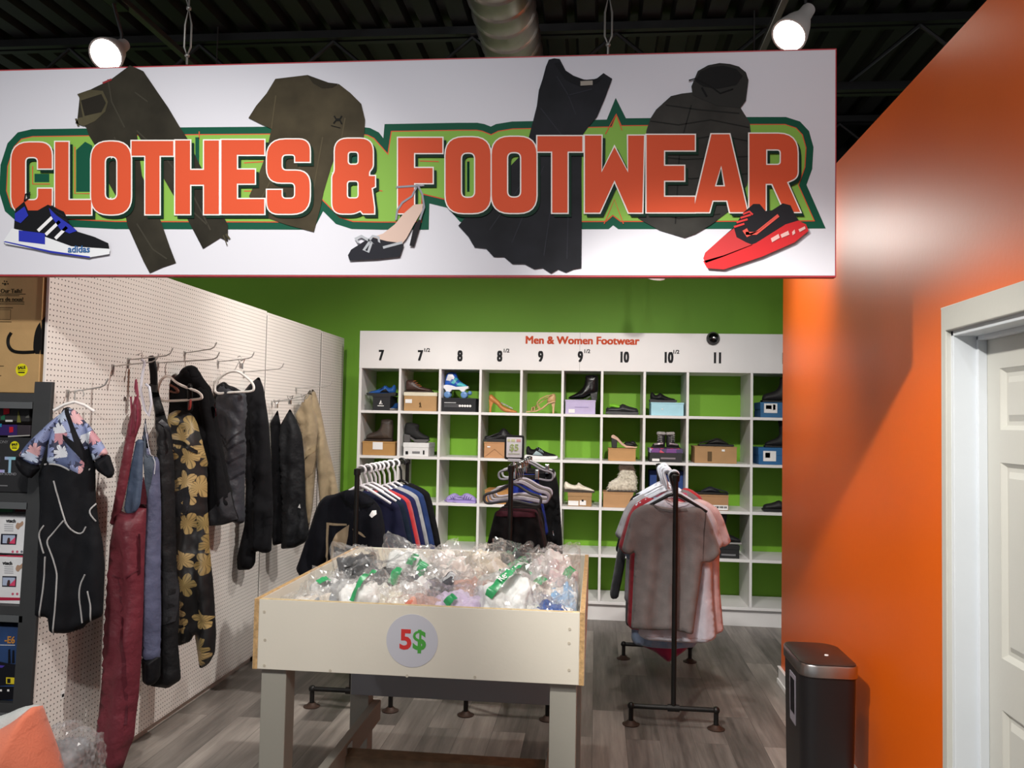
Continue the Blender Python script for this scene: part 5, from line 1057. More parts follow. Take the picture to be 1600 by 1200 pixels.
for i, ((hexc, poly, nm, lab, hl, hc, sc), y) in enumerate(zip(md, (4.50, 4.62, 4.73, 4.84, 4.96, 5.10, 5.30))):
    top_hanger(hl, RXM+(.02 if i else 0), y, ZRM, mat('velvet_'+hc, hc, .7, 0, .06, 40), .34 if i else .32, .12 if i < 5 else .03, kind='loop', rot=(-.12, .1, -.06, .08, .05, 0, 0)[i])
    z = ZRM-(.235 if i < 5 else .075 if i == 5 else .05)
    t = thing(nm, lab, nm, (RXM+.02+(.05 if i == 6 else 0), y+.012, z), 0, 'skirts and trousers on the middle rack')
    b = Puff(scale(poly, sc, sc), .028, .03, drape(50+i, .014, .075, 0, .5)); b.build('body', cloth(hexc, .85), t)
    b.patch('waistband', [(-.10*sc, -.002), (.10*sc, -.002), (.108*sc, -.03), (-.108*sc, -.03)], cloth('3a1820' if i < 2 else '1c1a1b', .8), t, .004)
    if i == 6: b.patch('zip_pocket', [(.10, -.34), (.106, -.34), (.12, -.42), (.114, -.42)], CHROME, t, .004, .01)
    if i > 4:
        for s in (-1, 1): MB().box(s*.07-.012, s*.07+.012, -.045, .02, -.03, .03).build('waist_clip', CHROME, t, bevel=.003)
sg = thing('price_sign', 'small black framed sign reading $5 clipped on top of the middle rack', 'sign', (at(803, 733, 'Y', RY0).x, RY0, ZRM+.016))
zc = at(803, 699, 'Y', RY0).z-sg.location.z; hw, hh = .052, .064
fr_ = MB(); O = rpoly([(-hw, zc-hh, .012), (hw, zc-hh, .012), (hw, zc+hh, .012), (-hw, zc+hh, .012)]); fr_.prism(O, -.006, .006).build('frame', BLACK, sg, bevel=.002)
MB().prism(rpoly([(-hw+.011, zc-hh+.011, .005), (hw-.011, zc-hh+.011, .005), (hw-.011, zc+hh-.011, .005), (-hw+.011, zc+hh-.011, .005)]), -.008, -.005).build('card', ink('dfdfe6'), sg)
text('price_lettering', '$5', .048, ink('a5b77c'), sg, (0, -.0088, zc-.002), bold=.0012)
cl = MB().box(-.036, -.022, -.0088, -.008, zc+.030, zc+.043).box(-.016, .004, -.0088, -.008, zc+.030, zc+.043).build('print_block', ink('cfd2a4'), sg); MB().box(.012, .034, -.0088, -.008, zc+.030, zc+.043).build('print_block', ink('d8a7a4'), sg)
MB().box(-.03, .03, -.0088, -.008, zc-.036, zc-.030).build('print_rule', ink('b9bfae'), sg); MB().box(-.033, .033, -.009, .009, zc-hh-.012, zc-hh+.004).build('clip', CLEARP, sg, bevel=.002)
MB().tube([(0, 0, 0), (0, 0, zc-hh-.006)], .006, 8).build('stem', CLEARP, sg, True)

# right rack
TEE_ = sym([(0, -.022), (.04, -.016), (.07, 0), (.11, -.012), (.165, -.05), (.195, -.10), (.245, -.25), (.21, -.285), (.185, -.28), (.178, -.25), (.19, -.62), (.17, -.645), (.06, -.655)])
LONGT = sym([(0, -.022), (.04, -.016), (.07, 0), (.115, -.014), (.17, -.05), (.20, -.11), (.24, -.24), (.20, -.27), (.18, -.25), (.185, -.5), (.205, -.73), (.16, -.755), (.05, -.76)])
rt = [('7f7876', TEE_, 1, 1, 't-shirt', 'plain taupe grey t-shirt at the front of the right rack', 'black hanger of the taupe grey t-shirt', 'B', 0),
      ('d4d2dc', LONGT, 1.0, 1.0, 't-shirt', 'long white t-shirt directly behind the taupe grey one', 'white hanger of the long white t-shirt', 'W', .005),
      ('d6b7b6', LONGT, 1.07, .97, 't-shirt', 'pale pink t-shirt whose sleeve sticks out right of the grey one', 'white hanger of the pale pink t-shirt', 'W', .04),
      ('a8323c', TEE_, 1.0, 1.14, 't-shirt', 'red t-shirt behind the pale pink one', 'white hanger of the red t-shirt', 'W', -.065),
      ('8fa6c4', TEE_, .96, 1.30, 't-shirt', 'light blue t-shirt showing a thin edge left of the grey one', 'white hanger of the light blue t-shirt', 'W', -.045),
      ('8d2b4f', TEE_, 1.0, 1.0, 't-shirt', 'raspberry t-shirt behind the light blue one', 'white hanger of the raspberry t-shirt', 'W', -.02),
      ('9a989c', TEE_, 1.1, 1.0, 't-shirt', 'grey marl t-shirt with a sleeve sticking out on the left', 'white hanger of the grey marl t-shirt', 'W', -.055),
      ('a6375c', [(-.10, 0), (.10, 0), (.13, -.4), (.155, -.86), (.09, -.92), (.0, -.99), (-.08, -.93), (-.16, -.90), (-.13, -.4)], 1, 1.0, 'dress', 'magenta dress whose hem hangs lowest on the right rack', 'white hanger of the magenta dress', 'W', -.0),
      ('3d3d40', SWEAT, 1.0, 1.35, 'sweater', 'charcoal sweater with a sleeve hanging left on the right rack', 'white hanger of the charcoal sweater', 'W', -.06),
      ('151416', SWEAT, .92, .8, 'sweater', 'black sweater with square shoulders on the right rack', 'grey hanger of the square shouldered black sweater', 'W', -.05),
      ('6b6365', TEE_, 1.0, 1.0, 't-shirt', 'brown grey t-shirt near the back of the right rack', 'white hanger of the brown grey t-shirt near the back', 'W', .03),
      ('a3242a', TEE_, 1.0, 1.0, 't-shirt', 'scarlet t-shirt at the back of the right rack', 'white hanger of the scarlet t-shirt at the back', 'W', .06)]
for i, ((hexc, poly, sx, sz, nm, lab, hl, hm, dx), y) in enumerate(zip(rt, (4.475, 4.555, 4.63, 4.70, 4.77, 4.84, 4.92, 4.99, 5.07, 5.16, 5.27, 5.40))):
    top_hanger(hl, RXR+dx*.3, y, ZRR, BLACK if hm == 'B' else mat('blue_white_hanger', 'cfd6e2', .35, 0, .06, 30), .34, .105, .022, .0085 if hm == 'W' else .007)
    m = cloth(hexc, .85, .2)
    if i == 0:
        g = Plane('t_shirt', lab, nm, 1052, 800, y, 0, 'garments on the right rack')
        P = g.px([(1048, 794), (1030, 791), (1018, 787), (1004, 789), (993, 795), (986, 803), (978, 832), (971, 860), (984, 868), (992, 862), (990, 900), (988, 940), (986, 982), (1020, 985), (1050, 984), (1083, 992), (1090, 940), (1096, 900), (1098, 878), (1112, 879), (1127, 864), (1118, 838), (1110, 815), (1102, 799), (1090, 791), (1074, 793)])
        b = Puff(P, .030, .03, drape(70, .010, .13, 0, .4)); b.build('body', m, g.t)
        b.patch('armhole_seam', g.px([(1103, 800), (1100, 830), (1098, 876), (1097, 876), (1098, 830), (1101, 802)]), cloth('575150', .85), g.t, .001, .01)
        b.patch('neck_rib', g.px([(1018, 787), (1034, 794), (1050, 796), (1072, 794), (1074, 797), (1050, 800), (1030, 797)]), cloth('615c5b', .85), g.t, .002, .008)
    else:
        t = thing(nm.replace('-', '_'), lab, nm, (RXR+.025+dx, y+.006, ZRR-.125), 0, 'garments on the right rack')
        b = Puff(scale(poly, sx, sz), .024, .03, drape(70+i, .008, .10, 0, .5)); b.build('body', m, t)
        if nm == 't-shirt': b.patch('neck_rib', [(-.07, -.004), (-.04, -.03), (0, -.04), (.04, -.03), (.07, -.004), (.045, -.02), (0, -.028), (-.045, -.02)], m, t, .003, .01)
        if i in (1, 2): b.patch('hem_stitching', [(-.17*sx, -.728*sz), (.17*sx, -.728*sz), (.17*sx, -.732*sz), (-.17*sx, -.732*sz)], cloth('b9a9ae', .85), t, .001, .02)

# ------------------------------------------------------------------ bin table
TX0, TX1, TY0, TY1, TZ0, TZ1 = -1.108, -.046, 2.70, 3.876, .712, .941
CREAM = paint('d6d0c2', .42); LEGP = paint('97948a', .5); RAW = mat('raw_chipboard', 'b18f62', .8, 0, .3, 90)
tb = thing('bin_table', 'cream bin table on grey wooden legs holding bagged clothes, with a round 5$ sticker', 'table', (TX0, TY0, 0))
W, D = TX1-TX0, TY1-TY0; TH = .018
MB().box(0, W, 0, TH, TZ0, TZ1).build('front_panel', CREAM, tb, bevel=.0015); MB().box(0, W, D-TH, D, TZ0, TZ1).build('back_panel', CREAM, tb, bevel=.0015)
for x0 in (-TH, W):
    MB().box(x0, x0+TH, 0, D, TZ0, TZ1-.001).build('side_panel', CREAM, tb, bevel=.001)
    e = MB().box(x0+.001, x0+TH-.001, -.0006, D, TZ1-.001, TZ1+.0006).box(x0+.001, x0+TH-.001, -.0008, 0, TZ0, TZ1).build('raw_edge', RAW, tb)
MB().box(.001, W-.001, .0005, TH-.0005, TZ1, TZ1+.0006).build('raw_edge', mat('pale_ply_edge', 'cbb48a', .7, 0, .2, 60), tb)
MB().box(0, W, TH, D-TH, TZ0+.004, TZ0+.02).build('bin_floor', CREAM, tb)
for i, (x, y) in enumerate(((.006, .02), (W-.092, .02), (.006, D-.11), (W-.092, D-.11))):
    MB().box(x, x+.086, y, y+.086, 0, TZ0+.002).build('leg', LEGP, tb, bevel=.003)
BLUEP = paint('85888d', .5)
MB().box(.02, W-.02, D-.15, D-.112, .30, .42).build('back_rail', BLUEP, tb, bevel=.003)
for x in (.092, W-.13): MB().box(x, x+.038, .03, D-.03, .155, .245).build('side_rail', LEGP, tb, bevel=.003)
MB().box(.13, W-.13, .60, .69, .155, .20).build('cross_rail', mat('bare_wood', '7d6a54', .7, 0, .2, 20), tb, bevel=.003)
for s, x in ((1, .131), (-1, W-.131)): MB().box(x, x+s*.003, .61, .68, .165, .235).build('angle_bracket', CHROME, tb)
for u, v in ((413, 956), (414, 1000), (413, 1040), (516, 1048), (636, 1056), (742, 1058), (889, 1005), (890, 983), (889, 1047)):
    p = at(u, v, 'Y', TY0); MB().lathe([(.001, 0), (.005, 0), (.005, .0012), (.001, .0012)], (p.x-TX0, .0, p.z), (0, -1, 0), 10).build('screw', mat('screw_cap', 'b9b09f', .5), tb)
p = at(644, 1001, 'Y', TY0)
MB().lathe([(.001, 0), (.0855, 0), (.0855, .0015), (.001, .0015)], (p.x-TX0, 0, p.z), (0, -1, 0), 64).build('price_sticker', ink('bdbdc5'), tb)
text('price_digit', '5', .088, ink('c63a38'), tb, (p.x-TX0-.021, -.0018, p.z), bold=.0026); text('price_digit', '$', .088, ink('4d9a43'), tb, (p.x-TX0+.024, -.0018, p.z), bold=.0022)

# ------------------------------------------------------------------ bags of clothes in the bin
from mathutils.bvhtree import BVHTree
GRN = mat('green_label_film', '37995f', .3, 0, .1, 30)
def ico(sub):
    bm = bmesh.new(); bmesh.ops.create_icosphere(bm, subdivisions=sub, radius=1); v = [p.co.copy() for p in bm.verts]; f = [tuple(q.index for q in p.verts) for p in bm.faces]; bm.free(); return v, f
IV4, IF4 = ico(4); IV5, IF5 = ico(5)
LIM = (TX0+.012, TX1-.012, TY0+.03, TY1-.03)
def pale(h):
    c = [int(h[i:i+2], 16) for i in (0, 2, 4)]; k = .42 if sum(c) > 480 else .2 if sum(c) > 330 else 0
    return ''.join('%02x' % int(x+(255-x)*k) for x in c)
def bag(u, v, zs, sx, sy, hexc, label, rot=0, hex2=None, strip=None, fold=9, ears=((.8, .4, .45),), big=1.0, letters_=None, kind='cloth'):
    sx *= 1.05; sy *= 1.05; p = at(u, v, 'Z', zs); z0 = TZ0+.021; sz = (zs-z0)/2
    x = min(max(p.x, LIM[0]+sx), LIM[1]-sx); y = min(max(p.y, LIM[2]+sy*1.05), LIM[3]-sy)
    t = thing('bagged_clothing', label, 'bagged clothes', (x, y, z0), 0, 'clear bags of clothes in the bin')
    sd = (u*31+v*17) % 997; cr, sr = math.cos(rot), math.sin(rot)
    def place(q, k, amp, nf):
        n1 = noise.noise(q*1.3+Vector((sd, 0, 0))); n2 = noise.noise(q*nf+Vector((0, sd, 0))); n3 = abs(noise.noise(q*nf*2.1+Vector((0, 0, sd))))
        r = k*(1+.16*n1+amp*n2+amp*.7*n3)
        # boxier than a ball
        m = max(abs(q.x), abs(q.y), abs(q.z)); r *= (1/m)**.38
        return q*r, n3
    # garment folded inside
    vs = []
    for q in IV5 if kind == 'cloth' else IV4:
        w_ = q.copy(); a = fold*(w_.x*1.0+.4*noise.noise(w_*2+Vector((sd, 2, 3))))+3*noise.noise(w_*1.5+Vector((3, sd, 1)))
        c, _ = place(q, .93, .15, 2.2); c *= 1+.09*math.sin(a)+.05*noise.noise(q*6+Vector((sd, 1, 1)))
        X, Y, Z = c.x*sx, c.y*sy, c.z*sz*.93; X, Y = X*cr-Y*sr, X*sr+Y*cr
        X = min(max(X+x, LIM[0]+.006), LIM[1]-.006)-x; Y = min(max(Y+y, LIM[2]+.004), LIM[3]-.004)-y; vs.append((X, Y, max(.004, Z+sz*.9)))
    o = MB().add(vs, IF5 if kind == 'cloth' else IF4).build('garment', cloth(pale(hexc), .9, .2), t, smooth=2)
    if hex2:
        o.data.materials.append(cloth(pale(hex2), .9, .2))
        for f in o.data.polygons:
            c = f.center
            if noise.noise(Vector((c.x*14+sd, c.y*14, c.z*9))) > .12: f.material_index = 1
    # the crumpled film, creased like a foil
    vs = []
    for q in IV5:
        c, n3 = place(q, .95, .10, 2.6)
        for e in ears:
            d = max(0, q.dot(Vector(e).normalized())-.80)/.20; c += Vector(e).normalized()*d*d*.42
        wq = q+.35*noise.noise_vector(q*2.2+Vector((sd, 5, 0)))
        c *= 1+.16*(.5-abs(noise.noise(wq*3.4+Vector((sd, 0, 0)))))+.09*(.5-abs(noise.noise(wq*8+Vector((0, sd, 0)))))+.045*noise.noise(q*17+Vector((0, sd, 0)))+.02*noise.noise(q*31+Vector((sd, 0, 0)))
        X, Y, Z = c.x*sx, c.y*sy, c.z*sz; X, Y = X*cr-Y*sr, X*sr+Y*cr
        X = min(max(X+x, LIM[0]), LIM[1])-x; Y = min(max(Y+y, LIM[2]-.004), LIM[3]+.004)-y; vs.append((X, Y, max(.001, Z+sz)))
    MB().add(vs, IF5).build('clear_bag', FILM, t)
    if strip:
        bvh = BVHTree.FromPolygons([Vector(a) for a in vs], IF5); ga = []
        for (a0, c0), (a1, c1), wd in strip:
            n = 18; DV = Vector((0, .80, -.60)); UV_ = Vector((0, .60, .80)); A = Vector((a0*sx, c0*sz*1.15)); B = Vector((a1*sx, c1*sz*1.15)); dr = (B-A).normalized(); nn = Vector((-dr.y, dr.x))*wd/2; V = []
            for i in range(n+1):
                for s in (-1, 0, 1):
                    q = A+(B-A)*(i/n)+nn*s; o_ = Vector((q.x, 0, sz))+UV_*q.y; h = bvh.ray_cast(o_-DV, DV)[0]; V.append(tuple((h if h else o_)-DV*.003))
            MB().add(V, [(i*3+j, i*3+j+1, i*3+j+4, i*3+j+3) for i in range(n) for j in (0, 1)]).build('green_label', GRN, t, smooth=2)
            if letters_:
                i = 7; P0, P1, Q0 = Vector(V[i*3+1]), Vector(V[(i+5)*3+1]), Vector(V[i*3]); ex = (P1-P0).normalized(); ez = ex.cross(Vector((0, -.8, .6))).normalized()
                nrm = Vector((0, -.8, .6)); nrm = (nrm-ex*nrm.dot(ex)).normalized(); ey = nrm.cross(ex)
                tx = text('label_lettering', letters_, .036, PAPER, t, (0, 0, 0), bold=.0004, depth=.0003)
                M = Matrix((ex, ey, nrm)).transposed().to_4x4(); M.translation = (P0+P1)/2+nrm*.008; tx.matrix_local = M
    return t
E1 = ((.7, -.2, .7),); E2 = ((-.6, .3, .7), (.7, .5, .5)); E3 = ((.2, .6, .8),)
BAGS = [
 # nearest the front rim, left to right
 (452, 934, .935, .075, .085, 'd9d3cb', 'clear bag of white clothes in the front left corner of the bin', .2, 'c9b49f', [((-.6, -.3), (-.1, -.1), .04)], 6, E1),
 (494, 922, .945, .075, .09, 'c9b9a4', 'clear bag of peach and white striped clothes near the front left corner', -.3, '7d8287', None, 9, E2),
 (552, 914, 1.0, .085, .10, 'd8d6d2', 'clear bag of white clothes crossed by a thin green label strip', .1, None, [((-.2, .0), (.25, .95), .018)], 7, E3),
 (604, 926, .965, .075, .09, 'd8cfb8', 'clear bag of cream ruffled clothes left of the round sticker', .3, 'cbbfa3', None, 12, E1),
 (622, 946, .950, .085, .045, 'd2512c', 'bright orange garment bag pressed against the front rim', .1, 'd98f76', None, 8, ((.8, 0, .2),)),
 (656, 918, .970, .07, .085, 'b98c7d', 'clear bag of dusty rose pleated clothes above the sticker', 1.4, 'c9a193', None, 16, E3),
 (712, 926, .975, .095, .10, 'b99cc9', 'clear bag of lilac clothes at the front rim', .9, 'c7acd2', [((-.3, .1), (.0, .3), .03)], 11, E2),
 (780, 912, 1.035, .10, .12, 'd3d3cf', 'clear bag of white clothes with a green strip reading Ready to', .4, None, [((-.45, .0), (.65, .98), .030)], 8, E1),
 (822, 944, .950, .075, .06, 'd6d4c8', 'clear bag of ivory clothes at the front rim right of the Ready to bag', 0, 'b9c8b0', None, 7, E3),
 (852, 934, .965, .08, .08, '1f4a90', 'clear bag with a royal blue garment and pink strap near the front right corner', .5, None, None, 8, E1),
 (890, 940, .940, .06, .075, 'cfcac6', 'clear bag of pale grey clothes in the front right corner', 0, 'b6b3b0', None, 9, E2),
 # second row
 (484, 896, .945, .08, .09, 'c5c4c2', 'clear bag of silver grey clothes along the left side of the bin', .2, '8a8f96', [((-.3, .2), (0, .5), .03)], 8, E2),
 (542, 896, .955, .085, .09, '8f8f8f', 'clear bag of sheer grey clothes with a black ring on it', .3, '4b4c4e', None, 7, E1),
 (600, 900, .960, .085, .085, 'd5d0c2', 'clear bag of off-white clothes between the grey and black bags', -.2, 'c3b691', None, 10, E3),
 (650, 893, .965, .085, .085, '55565a', 'clear bag of black and white patterned clothes in the middle of the bin', .2, 'cfcfcd', None, 9, E1),
 (700, 893, .960, .08, .085, '33363f', 'clear bag of dark speckled clothes behind the lilac bag', 0, '9fa3a8', None, 8, E2),
 (742, 893, .975, .085, .09, 'bd8d7c', 'clear bag of salmon clothes in the middle of the bin', .4, 'd6c7bb', None, 8, E3),
 (806, 896, .975, .085, .09, 'cfd2cf', 'clear bag of pale grey green clothes behind the Ready to bag', .3, 'a8b8ac', [((-.5, .0), (.1, .7), .03)], 8, E1),
 (852, 900, .970, .08, .085, 'd3c6b6', 'clear bag of cream and pink clothes behind the royal blue one', -.2, 'c9929c', [((-.3, .3), (-.05, .6), .035)], 9, E2),
 (896, 906, .965, .05, .09, '6d9cc9', 'clear bag of light blue clothes along the right side of the bin', 0, 'cdd3d6', None, 8, E3),
 # third row
 (520, 872, .960, .08, .09, 'b9b9b5', 'clear bag of white clothes with green print halfway along the left side', .2, '7f8a86', [((-.2, -.2), (.2, .3), .03)], 7, E2),
 (588, 874, 1.005, .11, .10, '17181a', 'clear bag of black clothes toward the back left of the bin', .3, None, [((.7, .0), (.9, .4), .03)], 7, E1),
 (652, 870, .985, .09, .09, 'c9ccc4', 'clear bag of pale clothes with green leaf labels right of the black bag', .1, 'a9a59b', [((.1, -.3), (.5, .4), .03), ((-.2, .3), (.0, .7), .03)], 8, E3),
 (712, 872, .985, .085, .09, 'cfc0b4', 'clear bag of blush clothes in the third row of the bin', .2, 'b79f90', None, 9, E2),
 (770, 868, .990, .085, .09, 'bfa98c', 'clear bag of beige clothes toward the back of the bin', -.3, 'd9d0c0', [((.4, -.4), (.6, .1), .03)], 8, E1),
 (832, 872, .985, .085, .09, 'd0c9c6', 'clear bag of off-white clothes behind the cream and pink bag', .1, 'b6b3b0', None, 9, E3),
 (884, 880, .980, .065, .09, 'c9a2a2', 'clear bag of faded pink clothes beside the right panel of the bin', 0, 'd5ccc4', [((.2, .1), (.6, .5), .03)], 9, E2),
 # along the back panel
 (562, 852, 1.03, .09, .085, '3a3b3d', 'clear bag of dark grey clothes in the back left corner of the bin', .2, '6b6258', None, 6, ((-.8, .1, .6),)),
 (640, 852, 1.025, .095, .085, 'b6bab4', 'clear bag of grey green clothes at the back, left of centre', .1, 'd0d0cb', [((.4, -.5), (.8, .2), .04)], 7, E2),
 (702, 854, .995, .09, .085, 'cdbfb8', 'clear bag of pale pinkish clothes at the back centre of the bin', .2, 'b5bdb4', None, 9, E3),
 (760, 852, 1.0, .075, .085, 'c2ab83', 'clear bag of tan clothes at the back, in front of the skirts', 0, 'd6cbb9', None, 10, E1),
 (806, 850, 1.005, .085, .085, '3b3f40', 'clear bag of black clothes with green film at the back, in front of the skirts', .3, '4f7a62', [((-.4, -.3), (.7, .1), .05)], 7, E2),
 (866, 854, 1.03, .09, .085, 'd3b3b1', 'clear bag of light pink clothes at the back right of the bin', .1, 'd9cdc6', None, 9, ((.75, .2, .65),)),
]
for b in BAGS: bag(*b, letters_='Ready to' if 'reading Ready' in b[6] else None)
r_ = MB(); pr_ = at(548, 886, 'Z', .975); r_.tube([(.020*math.cos(a*.3), .020*math.sin(a*.3), .008*math.cos(a*.3)) for a in range(21)], .0035, 8, True)
o = r_.build('ring', BLACK, None, True); o.location = pr_+Vector((0, 0, .004)); tag(o, 'small black ring lying on the bag of sheer grey clothes', 'ring')

# ------------------------------------------------------------------ dark gondola at the left with boxes
GY = 2.985; gx = lambda u, v=700: at(u, v, 'Y', GY).x; gz = lambda v, u=30: at(u, v, 'Y', GY).z
GX1 = -2.075; GX0 = -3.25
go = thing('gondola_shelf', 'dark grey metal store shelf at the left edge holding boxes', 'shelf', (GX1, GY, 0)); GD = .42
sh_z = [gz(614), gz(771), gz(948), gz(1101)]
MB().hexa([(-.115, 0, 0), (-.045, 0, 0), (-.045, .018, 0), (-.115, .018, 0), (-.072, 0, gz(596)), (0, 0, gz(596)), (0, .018, gz(596)), (-.072, .018, gz(596))]).build('front_post', DKGREY, go, bevel=.002)
MB().box(-.03+(GX0-GX1)+.06, GX0-GX1, 0, .05, 0, gz(596)).build('front_post', DKGREY, go, bevel=.002)
for z in sh_z:
    MB().box(GX0-GX1, -.075, .006, GD, z-.035, z).build('shelf_board', DKGREY, go, bevel=.002)
    MB().box(GX0-GX1, -.078, .0, .006, z-.06, z-.034).build('price_rail', mat('price_rail_grey', '55585a', .4, 0, .05), go, bevel=.001)
MB().box(GX0-GX1, -.075, GD, GD+.02, 0, 2.02).build('back_panel', mat('brown_back_panel', '3c2b20', .7, 0, .1), go)
MB().box(GX0-GX1, -.12, .05, GD, 0, .09).build('base', DKGREY, go)
GFL = GY+.02
def carton(u0, u1, v0, v1, m, name, label, cat, dep=.3, y=None, zb=None):
    y = y or GFL; x0 = at(u0, (v0+v1)/2, 'Y', y).x; x1 = at(u1, (v0+v1)/2, 'Y', y).x; z0 = at(30, v1, 'Y', y).z if zb is None else zb; z1 = at(30, v0, 'Y', y).z
    t = thing(name, label, cat, (x0, y, z0)); MB().box(0, x1-x0, 0, dep, 0, z1-z0).build('carton', m, t, bevel=.003)
    def loc(u, v): p = at(u, v, 'Y', y); return p.x-x0, p.z-z0
    return t, loc
t, L = carton(-130, 65, 392, 600, card('b2905f'), 'cat_carton', 'tall kraft carton with a black cat silhouette and a yellow SALE sticker', 'box', .34, zb=sh_z[0]+.001)
CI = ink('37301f')
def deco(t, L, name, poly, m, lift=.0012, y=0): 
    P = [L(*q) for q in poly]; return MB().prism(P, y-lift, y-lift*.2).build(name, m, t)
deco(t, L, 'cat_body', smoothp([(53, 553), (52, 540), (54, 522), (58, 510), (64.6, 501), (64.6, 553)], 1), ink('131312'))
a, b = L(64.8, 501); a2, b2 = L(64.8, 553)
MB().prism([(0, b2), (0, b), (.03, b+.03), (.07, b+.045), (.12, b+.02), (.14, b2)], -.001, .0).build('cat_side', ink('131312'), t).matrix_local = Matrix.Translation((a+.0012, 0, 0)) @ Matrix.Rotation(math.pi/2, 4, 'Z')
tl_ = [L(*q) for q in smoothp([(18, 520), (13, 528), (13, 540), (20, 549), (34, 551), (54, 550)], 2, False)]
MB().tube([(a, -.0006, b) for a, b in tl_], .0065, 6).build('cat_tail', ink('131312'), t)
for u, v, r in ((8, 444, 2.3), (4.5, 443, 1.3), (7, 439.5, 1.3), (10.5, 440, 1.3), (12.5, 443.5, 1.3)):
    a, b = L(u, v); MB().lathe([(.0005, 0), (r*.0023, 0), (r*.0023, .001), (.0005, .001)], (a, 0, b), (0, -1, 0), 12).build('paw_mark', CI, t)
for s, u, v, z in (("Waggin' Our Tails!", 34, 455, .020), ('Les fiers de nous!', 36, 468, .020)):
    a, b = L(u+1, v); text('carton_lettering', s, z*1.1, CI, t, (a, -.0012, b), bold=.0004, align='RIGHT')
for v, u in ((459.5, 40), (462, 30), (472, 38), (475, 38), (481, 20), (503, 18), (572, 6), (587, 2)):
    a, b = L(u, v); MB().box(a-.26, a, -.0012, 0, b-.0012, b+.0012).build('small_print', CI, t)
a0, b0_ = L(17, 484); a1, b1_ = L(-20, 499)
MB().tube([(a1, -.0005, b0_), (a0, -.0005, b0_), (a0, -.0005, b1_), (a1, -.0005, b1_)], .001, 4).build('print_frame', CI, t)
YEL = ink('ddd61f')
def sale(t, L, u, v, r):
    a, b = L(u, v); MB().lathe([(.0005, 0), (r, 0), (r, .001), (.0005, .001)], (a, 0, b), (0, -1, 0), 28).build('sale_sticker', YEL, t)
    text('sale_lettering', 'SALE', r*.62, INKB, t, (a, -.0016, b+r*.35), bold=.0006, rot=(math.pi/2, -.1, 0)); MB().box(a-r*.6, a+r*.6, -.0016, -.001, b-r*.12, b-r*.04).box(a-r*.55, a+r*.55, -.0016, -.001, b-r*.5, b-r*.3).build('sticker_rules', INKB, t)
sale(t, L, 34, 578, .0245)
t, L = carton(-60, 49.5, 684, 764, card('1d1d20'), 'speaker_carton', 'black speaker carton lettered ULT with a round yellow SALE sticker', 'box', .3, zb=sh_z[1]+.001)
a, b = L(24, 728); um = MB()
m_, N, LK, bs = nodes_mat('ult_gradient'); tc = N.new('ShaderNodeTexCoord'); sp = N.new('ShaderNodeSeparateXYZ'); LK.new(tc.outputs['Object'], sp.inputs[0])
rr = N.new('ShaderNodeValToRGB'); LK.new(mth(N, LK, 'ADD', mth(N, LK, 'MULTIPLY', sp.outputs['X'], 4.5), 1.0), rr.inputs[0]); rr.color_ramp.elements[0].color = C('9fb8e0'); rr.color_ramp.elements[1].color = C('7fc6cf'); e = rr.color_ramp.elements.new(.6); e.color = C('b48fd0'); LK.new(rr.outputs[0], bs.inputs['Base Color'])
text('large_lettering', 'ULT', .085, m_, t, (a, -.0012, b), bold=.002, align='RIGHT', sx=.85)
a, b = L(26, 741); text('small_lettering', 'POWER SOUND', .014, ink('8b8b90'), t, (a, -.0012, b), align='RIGHT')
a, b = L(13, 691); text('brand_lettering', 'SONY', .016, ink('77777a'), t, (a, -.0012, b), align='RIGHT'); a, b = L(12, 762-1); MB().box(a-.1, a, -.001, 0, b-.001+.004, b+.007).build('small_print', ink('77777a'), t)
sale(t, L, 23, 697, .0185)
for (u0, u1, v0, v1, hexc, lab, y, nm) in ((-40, 20, 636, 660, '3a1526', 'dark box with a red SALE tag on the second shelf of the gondola', 3.10, 'small_carton'), (21, 33, 640, 666, '33331c', 'narrow olive box on the second shelf of the gondola', 3.12, 'small_carton'), (34, 47, 638, 668, '1b1b1b', 'dark box with a grey print beside the gondola post', 3.10, 'small_carton')):
    pass
t, L = carton(-60, 47, 664, 684, card('2a2129'), 'flat_carton', 'flat dark carton lying on top of the speaker carton', 'box', .26, y=GFL+.02, zb=gz(684)+.004)
deco(t, L, 'purple_band', [(-40, 663.5), (27, 663.5), (27, 680), (-40, 680)], ink('33245c')); deco(t, L, 'red_sale_tag', [(15, 667), (21, 667), (21, 675), (15, 676)], ink('b41f2e'), .002); deco(t, L, 'white_edge', [(13, 681), (47, 679.5), (47, 681), (13, 683)], ink('a9a6a2'), .002); deco(t, L, 'cyan_mark', [(-8, 662), (3, 662), (3, 667), (-8, 667)], ink('2a7fa0'), .002)
t2, L = carton(-60, 46, 637, 663.6, card('1c1a1b'), 'flat_carton', 'dark carton with a red SALE tag, on top of the flat one', 'box', .24, y=GFL+.03, zb=gz(664)+.012)
deco(t2, L, 'red_sale_tag', [(6, 637), (15, 637), (15, 646), (6, 648)], ink('b3202c'), .002); deco(t2, L, 'white_lettering', [(9, 656), (20, 656), (20, 659), (9, 659)], ink('c9cac6'), .002); deco(t2, L, 'olive_bottle_print', [(27, 660), (28, 648), (29, 641), (31, 648), (33, 660)], ink('6a6a35'), .002); deco(t2, L, 'grey_print', [(40, 652), (46, 647), (46, 653), (41, 653)], ink('5a5956'), .002); deco(t2, L, 'green_print', [(2, 651), (8, 648), (8, 656), (2, 656)], ink('256045'), .002)
